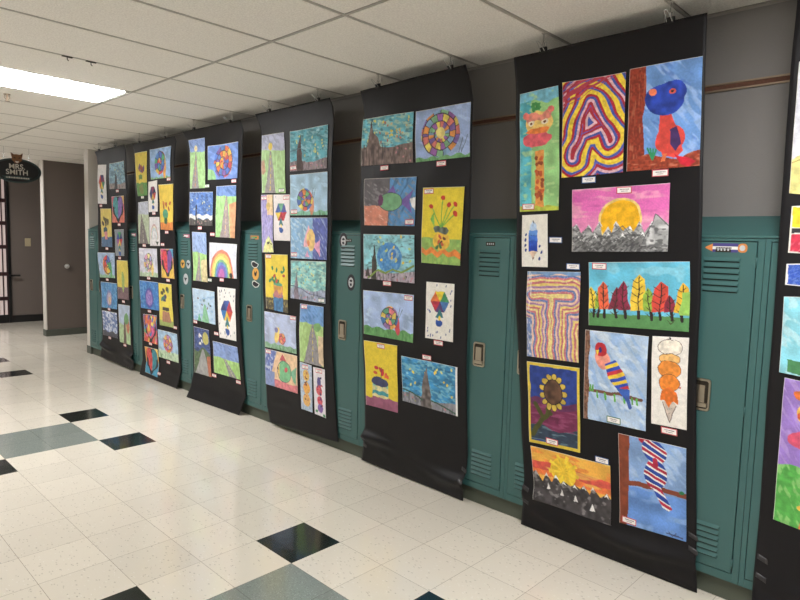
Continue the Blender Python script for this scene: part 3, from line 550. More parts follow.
# name: (painter, kind, label, short description for the name card beside it)
ART = {
 'giraffe5': (a_giraffe5, 'giraffe_painting', 'tall painting of a pink-faced giraffe on green and blue', 'pink-faced giraffe painting'),
 'letter_a5': (a_letter_a5, 'letter_drawing', 'red, yellow and blue banded drawing of the letter A', 'banded letter A drawing'),
 'parrot5': (a_parrot5, 'parrot_painting', 'painting of a red parrot with big blue head beside a brown trunk', 'painting of a blue-headed red parrot'),
 'sunset5': (a_sunset5, 'mountain_painting', 'painting of a yellow sun in a pink sky over grey mountains', 'pink sunset painting'),
 'crayon5': (a_crayon5, 'pencil_drawing', 'small white sheet with a drawing of a stubby blue pencil', 'small blue pencil drawing'),
 'letter_t5': (a_letter_t5, 'letter_drawing', 'multicoloured striped drawing of the letter T', 'striped letter T drawing'),
 'forest5': (a_forest5, 'forest_collage', 'collage of red, yellow and green autumn trees on a blue sky', 'autumn tree collage'),
 'branch5': (a_branch5, 'bird_painting', 'painting of a yellow, blue and red bird on a thin brown branch', 'painting of a bird on a thin branch'),
 'cone5': (a_cone5, 'ice_cream_drawing', 'narrow white sheet with a tall orange ice cream cone', 'orange ice cream cone drawing'),
 'sunflower5': (a_sunflower5, 'sunflower_painting', 'yellow-framed painting of one dark sunflower on blue and maroon', 'yellow-framed sunflower painting'),
 'peaks5': (a_peaks5, 'mountain_painting', 'painting of black snowy mountains under a fiery orange and yellow sky', 'black mountains under an orange sky'),
 'striped5': (a_striped5, 'bird_painting', 'painting of a red, white and blue striped bird at the bottom of its banner', 'striped bird painting'),
 'pale6': (a_pale6, 'painting', 'pale grey painting with a yellow foot on the banner cut off at the right', 'pale grey painting'),
 'block6': (a_block6, 'block_painting', 'small sheet with yellow and red blocks at the right photo edge', 'yellow and red block sheet'),
 'blue6': (a_blue6, 'block_drawing', 'small scribbled blue block below the red one at the right photo edge', 'small blue block sheet'),
 'teal6': (a_teal6, 'painting', 'light blue painting with green shapes at the right photo edge', 'light blue and green painting'),
 'pink6': (a_pink6, 'giraffe_painting', 'tall purple and green painting of an orange giraffe at the right photo edge', 'purple and green giraffe painting'),
 'mount4': (lambda C: (p_night(C, (96,180,200), (128,108,104), None, ly=.62, ns=18, light=(190,215,190)), C.poly([(.03,1),(.14,.5),(.19,.05),(.24,.3),(.34,.45),(.4,.62),(.6,1)], (120,100,96), .3), C.scrib((60,50,50), .4, 50, 4, (C.y > .55) & (C.x < .5)), C.dabs(18, [(190,110,90), (220,190,120)], .02, (.35, .1, .95, .55)), C.line([(.195,.04),(.2,.2)], BK, .03)), 'landscape_drawing', 'drawing of a jagged grey tower under a teal sky, top of the fifth banner', 'jagged grey tower drawing'),
 'snail4': (lambda C: (p_snail(C, .47, .5, .5, [(150,90,170), (236,150,70), (240,214,90), (120,160,200), (210,110,100), (130,190,140), (120,90,170)], (150,175,225), (110,170,110), seg=15, turns=3.2, gy=.93, asp=.88), C.ell(.47, .48, .11, .11, (246,224,130)), C.line([(.82,.9),(.88,.62)], BK, .012), C.line([(.86,.9),(.96,.6)], BK, .012)), 'snail_drawing', 'drawing of a large rainbow snail shell, top of the fifth banner', 'large rainbow snail drawing'),
 'fish4': (lambda C: (p_fish(C, ((90,86,92), (80,140,200)), (110,170,120), (110,84,170), .52, .5, .36, .18), C.rect(-1, .58, .48, 2, (216,130,106)), C.scrib((240,190,170), .3, 10, 30, (C.y > .58) & (C.x < .48), 7, .6), C.ell(.52, .5, .37, .195, (60,70,80)), C.ell(.52, .5, .355, .18, (110,170,120)), C.ell(.33, .47, .07, .12, (100,50,90)), C.poly([(.9,.45),(1.02,.4),(1.02,.7),(.94,.6)], WH)), 'fish_drawing', 'drawing of a green fish with a purple tail on black, orange and blue', 'green fish with purple tail drawing'),
 'dome4': (lambda C: (p_night(C, (130,200,212), (176,160,176), (60,56,50), .22, .06, .2, .8, ns=8), C.ell(.52, .5, .39, .32, (60,130,200)), C.scrib((110,170,215), .4, 20, 20, C.ell(.52, .5, .39, .32), 3), C.ell(.6, .42, .17, .13, (130,180,220)), C.ell(.6, .42, .11, .09, (60,120,200)), C.dabs(12, [YE, (200,220,120)], .025, (.3, .2, .95, .6)), C.line([(.1,.98),(.3,.78),(.45,.84),(.6,.74),(.75,.8),(.98,.65)], (120,150,60), .045), C.poly([(.03,.95),(.08,.7),(.14,.95)], (60,50,50))), 'landscape_drawing', 'drawing of a blue domed hill under a pale starry sky, fifth banner', 'blue domed hill drawing'),
 'flow4': (lambda C: (C.bg((238,212,44), .05), C.band(.66, 2, (150,190,90), .01, 2), C.scrib((110,170,80), .3, 30, 8, C.y > .67), C.line([(0,.82),(.12,.87),(.25,.82),(.4,.88),(.55,.82),(.7,.88),(.85,.84),(1,.88)], (240,130,50), .1), C.ell(.5, .7, .22, .17, (242,190,60)), C.dabs(8, [(60,110,60), (200,80,50), (90,50,30)], .03, (.36, .63, .64, .78)), C.poly([(.3,.53),(.36,.5),(.62,.51),(.68,.55),(.62,.6),(.34,.59)], (90,100,90), .4), [ (C.line([(.48,.52), (x, y)], (110,180,60), .022), C.ell(x, y, .055, .045, (206,48,36), .6)) for x, y in ((.22,.25),(.5,.13),(.66,.23),(.82,.22),(.82,.34)) ], C.poly([(.22,.42),(.3,.32),(.34,.52)], (120,190,70))), 'flower_drawing', 'bright yellow drawing of red tulips in a spotted jar, fifth banner', 'yellow tulip jar drawing'),
 'snail4b': (lambda C: p_snail(C, .54, .55, .27, [(150,110,170), (230,120,130), (60,110,170), (240,210,90), (236,170,80), (90,160,120)], (160,185,230), (96,160,90), (216,70,80), seg=7, turns=2, gy=.8), 'snail_drawing', 'drawing of a small-shelled snail on green grass, fifth banner', 'small snail on grass drawing'),
 'umb4': (lambda C: p_umb(C, .5, .33, .33, (240,236,228), (50,70,140), ((232,110,50),(240,214,50),(60,150,90),(60,110,180),(80,50,110),(190,40,60)), 60), 'umbrella_drawing', 'drawing of a six-coloured umbrella among blue raindrops, fifth banner', 'six-coloured umbrella drawing on the fifth banner'),
 'jar4': (lambda C: (C.bg((236,206,44), .04), C.band(.83, 2, (150,80,110), .015, 2), C.rect(.22, .62, .72, .84, (226,214,150)), C.scrib((90,190,180), .4, 30, 12, (C.y > .62) & (C.y < .72) & (C.x > .22) & (C.x < .72)), C.band(.74, .8, (60,150,160), .01, 4), C.put((C.x < .22) | ((C.x > .72) & (C.y < .82)), (236,206,44), .03), C.put((C.y > .86), (150,80,110), .1), C.ell(.46, .6, .27, .1, (50,56,96)), C.dabs(7, [(200,40,50), (230,90,50)], .04, (.25,.36,.75,.52)), C.line([(.5,.56),(.52,.38)], (80,60,50), .02)), 'flower_drawing', 'yellow drawing of red buds above a dark-lidded jar, foot of the fifth banner', 'yellow dark-lidded jar drawing'),
 'spire4': (lambda C: (p_night(C, (50,140,200), (140,140,150), (96,88,86), .45, .1, .12, .8, ns=22, light=(130,200,220)), C.line([(0,.72),(.15,.76),(.3,.8),(.38,.86)], (40,80,60), .03), C.line([(.55,.82),(.75,.88),(.98,.96)], (40,80,60), .03), C.put((C.x0 > .97), WH, .02)), 'landscape_drawing', 'bright blue drawing of a grey spire under yellow stars, foot of the fifth banner', 'bright blue spire drawing'),
 'road3': (lambda C: (p_road(C, (180,184,216), (160,204,130), (140,132,134), .27, .4, .1, .6, YE, (244,210,70)), C.poly([(-.1,.45),(.12,.42),(.16,.62),(.1,.68),(-.1,.68)], (206,150,120))), 'road_drawing', 'pale drawing of a grey road with a yellow sun, top of the fourth banner', 'pale road and sun drawing'),
 'night3': (lambda C: (p_night(C, (70,160,180), (140,120,130), (60,40,40), .27, .09, .1, .78, ns=22, stars=(220,215,90)), C.line([(.0,.5),(.3,.45),(.5,.6)], (50,90,110), .015)), 'tree_drawing', 'teal drawing of a dark pointed tree, top of the fourth banner', 'teal dark tree drawing'),
 'snail3': (lambda C: p_snail(C, .4, .62, .3, [(60,100,190), (226,120,50), (230,90,60), (90,160,90), (240,210,80), (110,80,170)], (150,190,220), (120,190,160), (220,130,90), seg=9, turns=2, gy=.9), 'snail_drawing', 'drawing of a bright round snail on light blue, upper fourth banner', 'bright snail on light blue drawing'),
 'gir3': (lambda C: (C.bg((170,160,220), .1), C.scrib((110,100,190), .4, 30, 5, rot=.4), C.put((C.x > .5) & (C.y < .35), (240,200,150), .1), C.poly([(.05,1),(.3,.82),(.6,.7),(.95,.85),(1,1)], (226,230,140)), C.ell(.55, .9, .2, .14, (236,220,130)), C.dabs(4, [BK], .04, (.1,.82,.95,.9)), C.ell(.6, .2, .16, .2, (220,180,90))), 'lilac_drawing', 'narrow lilac drawing with yellow shapes on the fourth banner', 'narrow lilac drawing'),
 'umb3': (lambda C: (p_umb(C, .46, .38, .36, (236,226,226), (120,140,190), ((60,90,180),(90,160,120),(60,70,160),(200,40,50),(180,30,40),(240,200,60)), 8)), 'umbrella_drawing', 'narrow white sheet with a red, yellow and blue umbrella, fourth banner', 'umbrella drawing on the fourth banner'),
 'fish3': (lambda C: (C.bg((120,170,215), .12), C.scrib((190,220,240), .4, 8, 26, rot=.9), C.put(C.x > .62, (70,84,170), .2), C.scrib((160,180,225), .35, 30, 6, C.x > .6, rot=-.5), C.poly([(.5,.18),(.36,.72),(.75,.72)], (240,170,180)), C.ell(.57, .54, .16, .26, (244,196,110)), C.poly([(.66,.7),(.8,.5),(.82,.95)], (230,150,190)), C.ell(.5, .62, .05, .07, (226,120,70)), C.poly([(.4,.95),(.48,.78),(.52,.95)], (230,150,190))), 'fish_drawing', 'drawing of a pink and yellow fish on blue swirls, fourth banner', 'pink and yellow fish drawing'),
 'vase3': (lambda C: (C.bg((240,206,44), .05), C.band(.78, 2, (70,62,44)), C.scrib((180,160,70), .35, 30, 30, C.y > .78), C.poly([(.36,.54),(.78,.54),(.78,.72),(.36,.72)], (220,150,60)), C.poly([(.34,.7),(.8,.7),(.78,1.02),(.36,1.02)], (50,110,170), .25), C.poly([(.36,.68),(.5,.62),(.62,.72),(.74,.64),(.78,.76),(.36,.76)], (190,110,110)), C.ell(.55, .52, .2, .05, (80,160,120)), C.dabs(14, [(50,130,80), (40,120,70), (190,60,50)], .04, (.2,.22,.85,.48))), 'vase_drawing', 'yellow drawing of a blue and orange vase of green leaves, fourth banner', 'blue and orange vase drawing'),
 'green3': (lambda C: (p_night(C, (120,200,200), (150,160,190), (110,96,110), .17, .07, .28, .72, ns=16, stars=(200,220,130), light=(190,225,200)), C.line([(0,.66),(.3,.7),(.5,.82),(1,.86)], (70,80,110), .02)), 'landscape_drawing', 'pale green drawing of a grey tree under a speckled sky, fourth banner', 'pale green speckled sky drawing'),
 'snail3b': (lambda C: (p_snail(C, .55, .68, .17, [(226,90,90), (236,150,80), (240,120,110)], (170,185,225), (130,180,140), None, seg=6, turns=1.5, gy=.86), C.ell(.4, .6, .1, .24, (244,206,100), .3), C.ell(.38, .46, .08, .07, (110,110,170))), 'snail_drawing', 'pale blue drawing of a small red-shelled snail, lower fourth banner', 'small red-shelled snail drawing'),
 'road3b': (lambda C: (p_road(C, (96,150,220), (160,200,110), (128,124,130), .32, .56, .16, .95, YE), C.poly([(.8,.95),(.78,.5),(1.02,.5),(1.02,1)], (220,190,150)), C.ell(.75, .36, .15, .12, (110,170,90))), 'road_drawing', 'drawing of a grey road over a green hill, lower fourth banner', 'road over a green hill drawing'),
 'fish3b': (lambda C: (C.bg((90,110,190), .15), C.scrib((230,235,245), .35, 12, 12), C.put((C.x + C.y * .3) > .38, (240,196,150), .1), C.band(.8, 2, (220,110,120), .02, 1), C.put((C.x < .3) & (C.y > .6), (120,140,200), .1), C.poly([(.78,.5),(.98,.3),(.94,.8)], (110,180,140)), C.poly([(.45,.25),(.55,.05),(.66,.22)], (200,70,80)), C.ell(.6, .52, .32, .3, (60,90,90)), C.ell(.6, .52, .3, .28, (110,190,130)), C.put((C.x < .45) & C.ell(.6, .52, .3, .28), (244,200,100)), C.ell(.66, .46, .07, .07, (210,70,80)), C.ell(.4, .46, .03, .04, BK)), 'fish_drawing', 'drawing of a round green fish with a yellow head, foot of the fourth banner', 'round green fish drawing'),
 'stack3': (lambda C: (C.bg((160,184,216), .1), C.scrib((216,226,236), .4, 30, 12), C.ell(.5, .25, .26, .3, (246,190,80)), C.ell(.52, .52, .3, .3, (244,164,60)), C.ell(.5, .77, .32, .34, (246,180,90)), C.dabs(14, [(190,70,60), BR], .04, (.35,.15,.65,.85))), 'face_drawing', 'narrow blue sheet with three orange round figures, foot of the fourth banner', 'orange round figures drawing'),
 'stack3b': (lambda C: (C.bg((232,226,234), .04), C.ell(.46, .3, .17, .3, (80,70,140)), C.ell(.45, .47, .26, .26, (226,80,90)), C.ell(.5, .68, .24, .24, (226,70,90)), C.ell(.52, .84, .24, .24, (120,80,170)), C.dabs(16, [(40,36,90), (190,40,60)], .05, (.28,.2,.72,.9)), C.ell(.2, .92, .12, .08, (60,140,90)), C.ell(.85, .96, .12, .08, (60,140,90))), 'berry_drawing', 'narrow white sheet with a purple and red stack, foot of the fourth banner', 'purple and red stack drawing'),
 'road2': (lambda C: p_road(C, (120,150,215), (150,200,120), (128,120,124), .26, .4, .08, .6, OR, (246,220,150)), 'road_drawing', 'narrow drawing of a road with orange dashes, top of the third banner', 'orange-dashed road drawing'),
 'ball2': (lambda C: (p_snail(C, .52, .5, .54, [(226,100,50), (60,100,200), (240,190,60), (110,70,150), (230,120,60), (70,110,190), (200,60,70)], (90,130,215), None, seg=12, turns=2.6, asp=.86), C.ell(.05, .98, .4, .3, (130,190,120))), 'ball_drawing', 'drawing of a large orange and blue ball shape, top of the third banner', 'large orange and blue ball drawing'),
 'snow2': (lambda C: (p_night(C, (60,104,190), (70,66,66), BK, .3, .05, .4, .78, ns=12, stars=(230,220,120), light=(110,150,215)), C.band(.68, .8, (226,226,222), .03, 3), C.line([(.3,.4),(.3,.85)], BK, .07)), 'landscape_drawing', 'deep blue drawing of a night sky over snow, third banner', 'deep blue snowy night drawing'),
 'road2b': (lambda C: p_road(C, (100,140,215), (150,210,120), (150,130,134), .2, .52, .2, .75, (240,200,130), None, (226,150,100)), 'road_drawing', 'drawing of a brownish road on bright green under a blue strip, third banner', 'brownish road drawing'),
 'road2c': (lambda C: p_road(C, (140,170,226), (150,206,110), (140,130,136), .42, .45, .15, .6, (220,200,120), None, (220,200,140)), 'road_drawing', 'narrow drawing of a short road low under blue sky, left of the rainbow', 'short low road drawing'),
 'rainbow2': (lambda C: (C.bg((216,220,236), .06), [C.ell(.45, .95, r, r * 1.15 * 1, c) for r, c in ((.66,(232,120,90)),(.58,(244,190,90)),(.5,(244,226,110)),(.42,(120,190,130)),(.35,(90,130,210)),(.27,(110,90,190)),(.18,(190,90,170)))], C.ell(.8, .93, .08, .08, BK)), 'rainbow_drawing', 'drawing of a bright rainbow arch, middle of the third banner', 'bright rainbow drawing'),
 'reef2': (lambda C: (C.bg((176,206,234), .08), C.scrib((120,170,220), .35, 6, 20), C.poly([(.4,1),(.5,.45),(.58,.45),(.66,.7),(.72,1)], (120,190,140)), C.poly([(.2,1),(.28,.75),(.38,1)], (90,180,130)), C.dabs(7, [(120,90,80), (70,120,90), (60,60,60)], .03, (.2,.2,.85,.7))), 'plant_drawing', 'light blue drawing of a green plant, below the short low road', 'light blue plant drawing'),
 'umb2': (lambda C: p_umb(C, .5, .45, .34, (240,236,232), (70,80,110), ((30,40,110),(40,70,160),(190,40,60),(220,60,40),(240,200,50),(30,100,180)), 34), 'umbrella_drawing', 'drawing of a dark and bright umbrella among small drops, third banner', 'umbrella drawing on the third banner'),
 'night2': (lambda C: (C.bg((40,60,120), .2), C.scrib((70,90,170), .4, 8, 30), C.dabs(6, [WH], .04, (.15,.15,.5,.35)), C.ell(.75, .2, .2, .2, (190,180,80)), C.put(C.y > .46 + .06 * np.sin(C.x * 8), (70,96,60), .25), C.poly([(.05,1),(.5,.46),(.6,.46),(.92,1)], (150,150,150)), C.poly([(.85,1),(.75,.6),(1.02,.55),(1.02,1)], (180,90,60))), 'road_drawing', 'dark drawing of a grey road at night, foot of the third banner', 'dark night road drawing'),
 'field2': (lambda C: p_road(C, (120,150,215), (150,200,100), (130,124,130), .48, .45, .6, .9, (200,200,140)), 'road_drawing', 'wide drawing of a green field under blue, foot of the third banner', 'wide green field drawing'),
 'tall1': (lambda C: (C.bg((222,196,60), .06), C.band(.7, 2, (80,140,60), .01, 2), C.dabs(8, [(150,60,50), (90,60,110)], .07, (.25,.25,.8,.45)), C.rect(.25, .52, .6, .62, (90,130,60)), C.poly([(.2,.78),(.6,.72),(.6,.95),(.3,.95)], (110,120,60))), 'vase_drawing', 'tall yellow drawing with a green foot, top of the second banner', 'tall yellow drawing with a green foot'),
 'snail1': (lambda C: (p_snail(C, .48, .48, .42, [(226,60,60), (60,90,190), (240,200,60), (70,170,110), (110,70,170), (60,120,200)], (130,170,220), (130,190,130), (240,160,50), seg=8, turns=1.8, gy=.95)), 'snail_drawing', 'drawing of a big bright snail shell, top of the second banner', 'big bright snail drawing'),
 'umb1': (lambda C: p_umb(C, .5, .4, .36, (232,228,226), (120,120,150), ((40,40,90),(120,30,70),(30,30,60),(190,50,50),(230,170,50),(40,50,100)), 0), 'umbrella_drawing', 'narrow white sheet with a dark umbrella, upper second banner', 'dark umbrella drawing on the second banner'),
 'plant1': (lambda C: (C.bg((236,196,50), .05), C.band(.83, 2, (230,120,40)), C.ell(.42, .66, .2, .17, (60,150,110)), C.rect(.3, .72, .56, .86, (90,160,70)), C.ell(.45, .8, .12, .1, (40,80,50)), C.dabs(6, [(200,90,40), (150,60,40)], .05, (.15,.38,.9,.55))), 'plant_drawing', 'yellow drawing of a small green plant on orange, second banner', 'yellow green plant drawing'),
 'road1': (lambda C: p_road(C, (190,196,216), (170,186,150), (104,96,96), .3, .3, .05, .95, (230,220,190)), 'road_drawing', 'grey drawing of a wide dark road, second banner', 'wide dark road drawing'),
 'rain1': (lambda C: (C.bg((220,216,220), .05), [C.ell(.45, .7, r, r * 1.6, c) for r, c in ((.36,(200,160,160)),(.31,(220,216,190)),(.26,(180,200,210)),(.2,(220,216,220)))], C.rect(.1, .78, .9, 1.1, (216,212,216)), C.poly([(.55,.84),(.9,.86),(.72,.98)], (50,70,50))), 'rainbow_drawing', 'small pale sheet with a faint rainbow, second banner', 'small faint rainbow drawing'),
 'pale1': (lambda C: p_snail(C, .5, .5, .36, [(236,180,170), (240,220,140), (170,200,180), (150,150,210), (240,190,100), (220,150,190)], (206,206,226), (190,216,180), (244,210,110), seg=8, turns=1.8, gy=.85), 'snail_drawing', 'pale pastel snail drawing beside a red and purple heart, second banner', 'pale pastel snail drawing'),
 'heart1': (lambda C: p_heart(C, [(226,60,120), (240,190,60), (60,150,200)], (220,50,60), (110,60,150)), 'heart_drawing', 'drawing of a red and purple heart, middle of the second banner', 'red and purple heart drawing'),
 'egg1': (lambda C: (C.bg((40,110,200), .15), C.scrib((90,160,220), .4, 10, 20), C.ell(.5, .6, .34, .36, (60,70,170)), C.ell(.5, .6, .26, .28, (130,100,190)), C.scrib((200,150,210), .4, 20, 20, C.ell(.5, .6, .26, .28))), 'egg_drawing', 'deep blue drawing of a violet egg shape, second banner', 'deep blue violet egg drawing'),
 'vase1': (lambda C: (C.bg((240,216,60), .05), C.band(.86, 2, (150,170,80)), C.poly([(.25,.66),(.75,.66),(.85,.9),(.2,.9)], (170,110,80)), C.rect(.25, .56, .75, .64, (50,44,40)), C.dabs(9, [(60,50,90), (70,60,40), (50,110,90)], .07, (.15,.1,.75,.4))), 'vase_drawing', 'yellow drawing of dark flowers in a brown vase, second banner', 'yellow brown vase drawing'),
 'coll1': (lambda C: (p_heart(C, [(60,80,170), (226,70,60), (40,140,180)], (240,110,60), (226,60,120)), C.dabs(30, RB, .06, (.05,.05,.95,.95))), 'heart_drawing', 'busy many-coloured heart drawing, lower second banner', 'busy many-coloured heart drawing'),
 'red1': (lambda C: p_snail(C, .5, .42, .34, [(226,90,110), (244,190,90), (240,130,60), (200,120,190)], (150,190,226), (190,216,180), None, seg=8, turns=1.8, gy=.7), 'snail_drawing', 'light blue drawing of a red and yellow snail, foot of the second banner', 'red and yellow snail drawing'),
 'orange1': (lambda C: p_heart(C, [(240,160,50), (50,150,200), (244,200,70)], (220,60,60), (40,130,150)), 'heart_drawing', 'orange drawing of a red and teal heart, foot of the second banner', 'red and teal heart drawing'),
 'umb0': (lambda C: p_umb(C, .5, .44, .36, (232,230,234), (120,130,160), ((190,40,50),(40,40,90),(110,30,80),(50,120,90),(240,200,60),(200,80,40)), 6), 'umbrella_drawing', 'narrow white umbrella drawing at the top of the leftmost banner', 'white umbrella drawing on the leftmost banner'),
 'night0': (lambda C: p_night(C, (110,150,180), (150,140,140), (50,50,56), .42, .1, .35, .8, ns=10, stars=(200,210,170)), 'landscape_drawing', 'blue-grey drawing of a dark leaning tower, top of the leftmost banner', 'blue-grey tower drawing'),
 'heart0': (lambda C: p_heart(C, [(206,80,130), (230,110,90), (240,180,90)], (60,150,160), (120,90,180)), 'heart_drawing', 'pink drawing of a teal and purple heart, leftmost banner', 'pink heart drawing'),
 'vase0': (lambda C: (C.bg((230,204,90), .06), C.band(.73, 2, (60,96,140)), C.ell(.38, .55, .2, .1, (50,80,100)), C.poly([(.25,.6),(.6,.6),(.6,.8),(.35,.8)], (210,120,130)), C.dabs(6, [(90,80,50), (70,60,50)], .07, (.1,.22,.7,.45))), 'vase_drawing', 'yellow and blue drawing of a pink vase, leftmost banner', 'pink vase drawing'),
 'umb0b': (lambda C: p_umb(C, .5, .36, .34, (130,140,150), (90,100,130), ((40,60,160),(60,160,90),(40,50,110),(200,50,60),(240,200,60),(150,60,140)), 6), 'umbrella_drawing', 'grey sheet with a bright umbrella, leftmost banner', 'grey umbrella drawing'),
 'snail0': (lambda C: p_snail(C, .52, .5, .42, [(230,60,50), (244,200,60), (70,90,190), (240,130,50), (60,160,90)], (150,180,220), (150,200,160), (90,180,110), seg=6, turns=1.4, gy=.88), 'snail_drawing', 'drawing of a red and yellow round snail, leftmost banner', 'red and yellow round snail drawing'),
 'egg0': (lambda C: (C.bg((60,130,200), .15), C.scrib((100,170,220), .4, 10, 20), C.ell(.5, .6, .28, .32, (110,120,190)), C.ell(.52, .62, .2, .24, (190,170,190)), C.ell(.55, .68, .12, .14, (220,180,140))), 'egg_drawing', 'blue drawing of a pale egg shape, leftmost banner', 'blue pale egg drawing'),
 'swirl0': (lambda C: (C.bg((200,210,232), .1), C.scrib((50,80,160), .5, 8, 16, rot=.4), C.band(.8, 2, (70,70,84), .03, 2)), 'landscape_drawing', 'blue and white scribbled sky drawing, foot of the leftmost banner', 'blue and white scribbled sky drawing'),
 'cactus0': (lambda C: (C.bg((230,206,70), .05), C.band(.68, 2, (110,80,90)), C.scrib((150,120,120), .3, 20, 40, C.y > .68), C.ell(.5, .55, .12, .4, (150,180,90))), 'plant_drawing', 'yellow drawing of a green stem over purple, leftmost banner', 'yellow and purple stem drawing'),
 'tree0': (lambda C: (C.bg((176,196,226), .08), C.band(.5, 2, (176,206,150), .02, 2), C.poly([(.35,1),(.5,.35),(.6,.35),(.62,1)], (96,76,70)), C.ell(.8, .5, .15, .3, (200,110,80)), C.ell(.7, .36, .2, .2, (100,160,90))), 'tree_drawing', 'pale drawing of a brown tree trunk, foot of the leftmost banner', 'pale tree trunk drawing'),
}
# ---------------------------------------------------------------- camera (standing against the left side of the corridor)
CAM_R = (0.69538894, -0.71810131, 0.02765365); CAM_U = (0.04654248, 0.08340377, 0.99542835); CAM_F = (0.71712483, 0.6909228, -0.09142027)
cd = bpy.data.cameras.new('camera'); cam = bpy.data.objects.new('camera', cd); COL.objects.link(cam)
cd.sensor_width = 36; cd.lens = 612.55 / 800 * 36; cd.clip_start = .02
cam.matrix_world = Matrix(((CAM_R[0], CAM_U[0], -CAM_F[0], 0), (CAM_R[1], CAM_U[1], -CAM_F[1], 0), (CAM_R[2], CAM_U[2], -CAM_F[2], 1.5377), (0, 0, 0, 1)))
S.camera = cam

# ---------------------------------------------------------------- floor: one-foot tiles with the dark and grey inlay
GX, GY = 1.68322, 5.34339      # inlay corner (a=0, b=0)
bm = BM()
X0, X1, Y0, Y1 = -9, 15, -30, 36   # tile index ranges (b across, a towards the viewer)
grid = {}
def fv(i, j):
    if (i, j) not in grid: grid[(i, j)] = bm.verts.new((T * i, -T * j, 0))
    return grid[(i, j)]
for b in range(-7, 12):
    for a in range(-23, 36):
        ap = a % 10; mi = 0
        if b in (-2, -1) and ap in (0, 1): mi = 2
        elif b in (0, -3) and ap in (9, 2): mi = 1
        f = bm.faces.new((fv(b, a), fv(b, a + 1), fv(b + 1, a + 1), fv(b + 1, a))); f.material_index = mi
bmesh.ops.recalc_face_normals(bm, faces=bm.faces)
for f in bm.faces:
    if f.normal.z < 0: f.normal_flip()
o = struct('floor', bm, [M['floor'], M['dark'], M['grey']], loc=(GX, GY, 0))
if o.data.polygons[0].normal.z < 0: o.data.flip_normals()

# ---------------------------------------------------------------- ceiling: tiles between T-bars
CX, CY = 1.9808, 2.3281; P2 = .6096
def lampcell(col, i): return col == 0 and i in (-4, 4, 12)
xs = [-.32, CX - 2 * P2, CX, WX, 5.05]
bm = BM(); g = .0065; w = .0075
cols = [(-.40, CX - 2 * P2), (CX - 2 * P2, CX), (CX, 3.2), (3.2, 5.05)]
for ci, (a, b) in enumerate(cols):
    for i in range(-12, 17):
        y0, y1 = CY + P2 * i, CY + P2 * (i + 1)
        if ci == 1 and lampcell(0, i): continue
        if ci == 3 and i < 9: continue
        box(bm, a + w + g, (b - w - g) if ci not in (2, 3) else b, y0 + w + g, y1 - w - g, HC, HC + .02)
struct('ceiling', bm, M['tile'])
bm = BM()
for x in (CX - 2 * P2, CX): box(bm, x - w, x + w, -5, 12.7, HC - .0015, HC + .03, .001)
for i in range(-12, 18):
    y = CY + P2 * i; box(bm, -.40, 3.2 if i < 10 else 5.05, y - w, y + w, HC - .001, HC + .03, .001)
struct('trim_1', bm, M['tbar'])
bm = BM(); box(bm, -.42, 5.1, -5.1, 12.8, HC + .035, HC + .1); struct('ceiling_deck', bm, M['plenum'])
# wall angle
bm = BM(); box(bm, WX - .02, WX, -4.9, 8.32, HC - .003, HC - .001); box(bm, WX - .004, WX, -4.9, 8.32, HC - .012, HC - .003); struct('trim_2', bm, M['angle'])

# ---------------------------------------------------------------- walls
def wall(name, x0, x1, y0, y1, m='wall', z0=0., z1=HC + .03):
    bm = BM(); box(bm, x0, x1, y0, y1, z0, z1); return struct(name, bm, M[m])
wall('wall_right', WX, WX + .14, -5, 8.32, z0=1.69)
wall('wall_right_low', WX, WX + .14, -5, 8.32, z1=1.69)
wall('wall_left', -.46, -.32, -5, 12.4, 'pale')
wall('wall_near', -.32, WX, -5.1, -4.96, 'pale')
wall('wall_column', 2.888, 3.2, 8.322, 8.46, 'trim', .1)
wall('wall_partition', 2.905, 5.05, 10.16, 10.28, 'taupe', .1)
bm = BM(); box(bm, 2.89, 2.905, 10.15, 10.285, .1, HC); struct('trim_3', bm, M['trim'])
wall('wall_far', 2.912, 5.05, 12.08, 12.2, 'taupe', .1)
wall('wall_back', 5.05, 5.15, 8.3, 12.3, 'taupe')
wall('wall_alcove', 3.2, 5.05, 8.34, 8.46, 'taupe')
wall('wall_end', -.32, 2.9, 12.3, 12.42, 'taupe')
bm = BM(); box(bm, 2.882, 3.2, 8.318, 8.466, 0, .1, .003); struct('baseboard_column', bm, M['cove'])
bm = BM(); box(bm, 2.884, 5.05, 10.142, 10.292, 0, .1, .003); struct('baseboard_partition', bm, M['cove'])
bm = BM(); box(bm, 2.913, 5.05, 12.066, 12.2, 0, .12, .003); struct('baseboard_far', bm, M['blackbase'])
bm = BM(); box(bm, 2.905, WX, -.54, 8.318, 0, .1); struct('baseboard_right', bm, M['kick'])
bm = BM(); box(bm, -.32, -.30, -4.9, 12.2, 0, .1); struct('baseboard_left', bm, M['cove'])

# far glazed door, only its right edge is in the picture
d = bpy.data.objects.new('door_1', None); COL.objects.link(d); d.location = (2.0, 12.08, 0); d['kind'] = 'structure'
bm = BM()
for x0, x1, z0, z1 in ((-.02, .05, 0, 2.56), (.866, .911, 0, 2.56), (-.02, .911, 2.48, 2.56)): box(bm, x0, x1, -.03, .1, z0, z1, .004)
box(bm, .05, .866, -.01, .03, 0, .14)
obj('door_frame', bm, M['dframe'], d)
bm = BM()
for z in (.42, .84, 1.30, 1.70, 2.08): box(bm, .05, .866, -.018, .0, z - .032, z + .032)
for x in (.14, .24, .34, .44, .54, .64, .72, .795): box(bm, x - .009, x + .009, -.016, .0, .14, 2.48)
box(bm, .848, .866, -.016, .0, .14, 2.48)
obj('muntin', bm, M['dred'], d)
bm = BM(); box(bm, .05, .866, .004, .012, .14, 2.48); obj('pane', bm, M['frost'], d)
bm = BM(); box(bm, .88, 1.03, -.105, -.075, .80, .83, .004); box(bm, .88, .905, -.09, -.03, .80, .83); obj('door_handle', bm, M['dframe'], d)

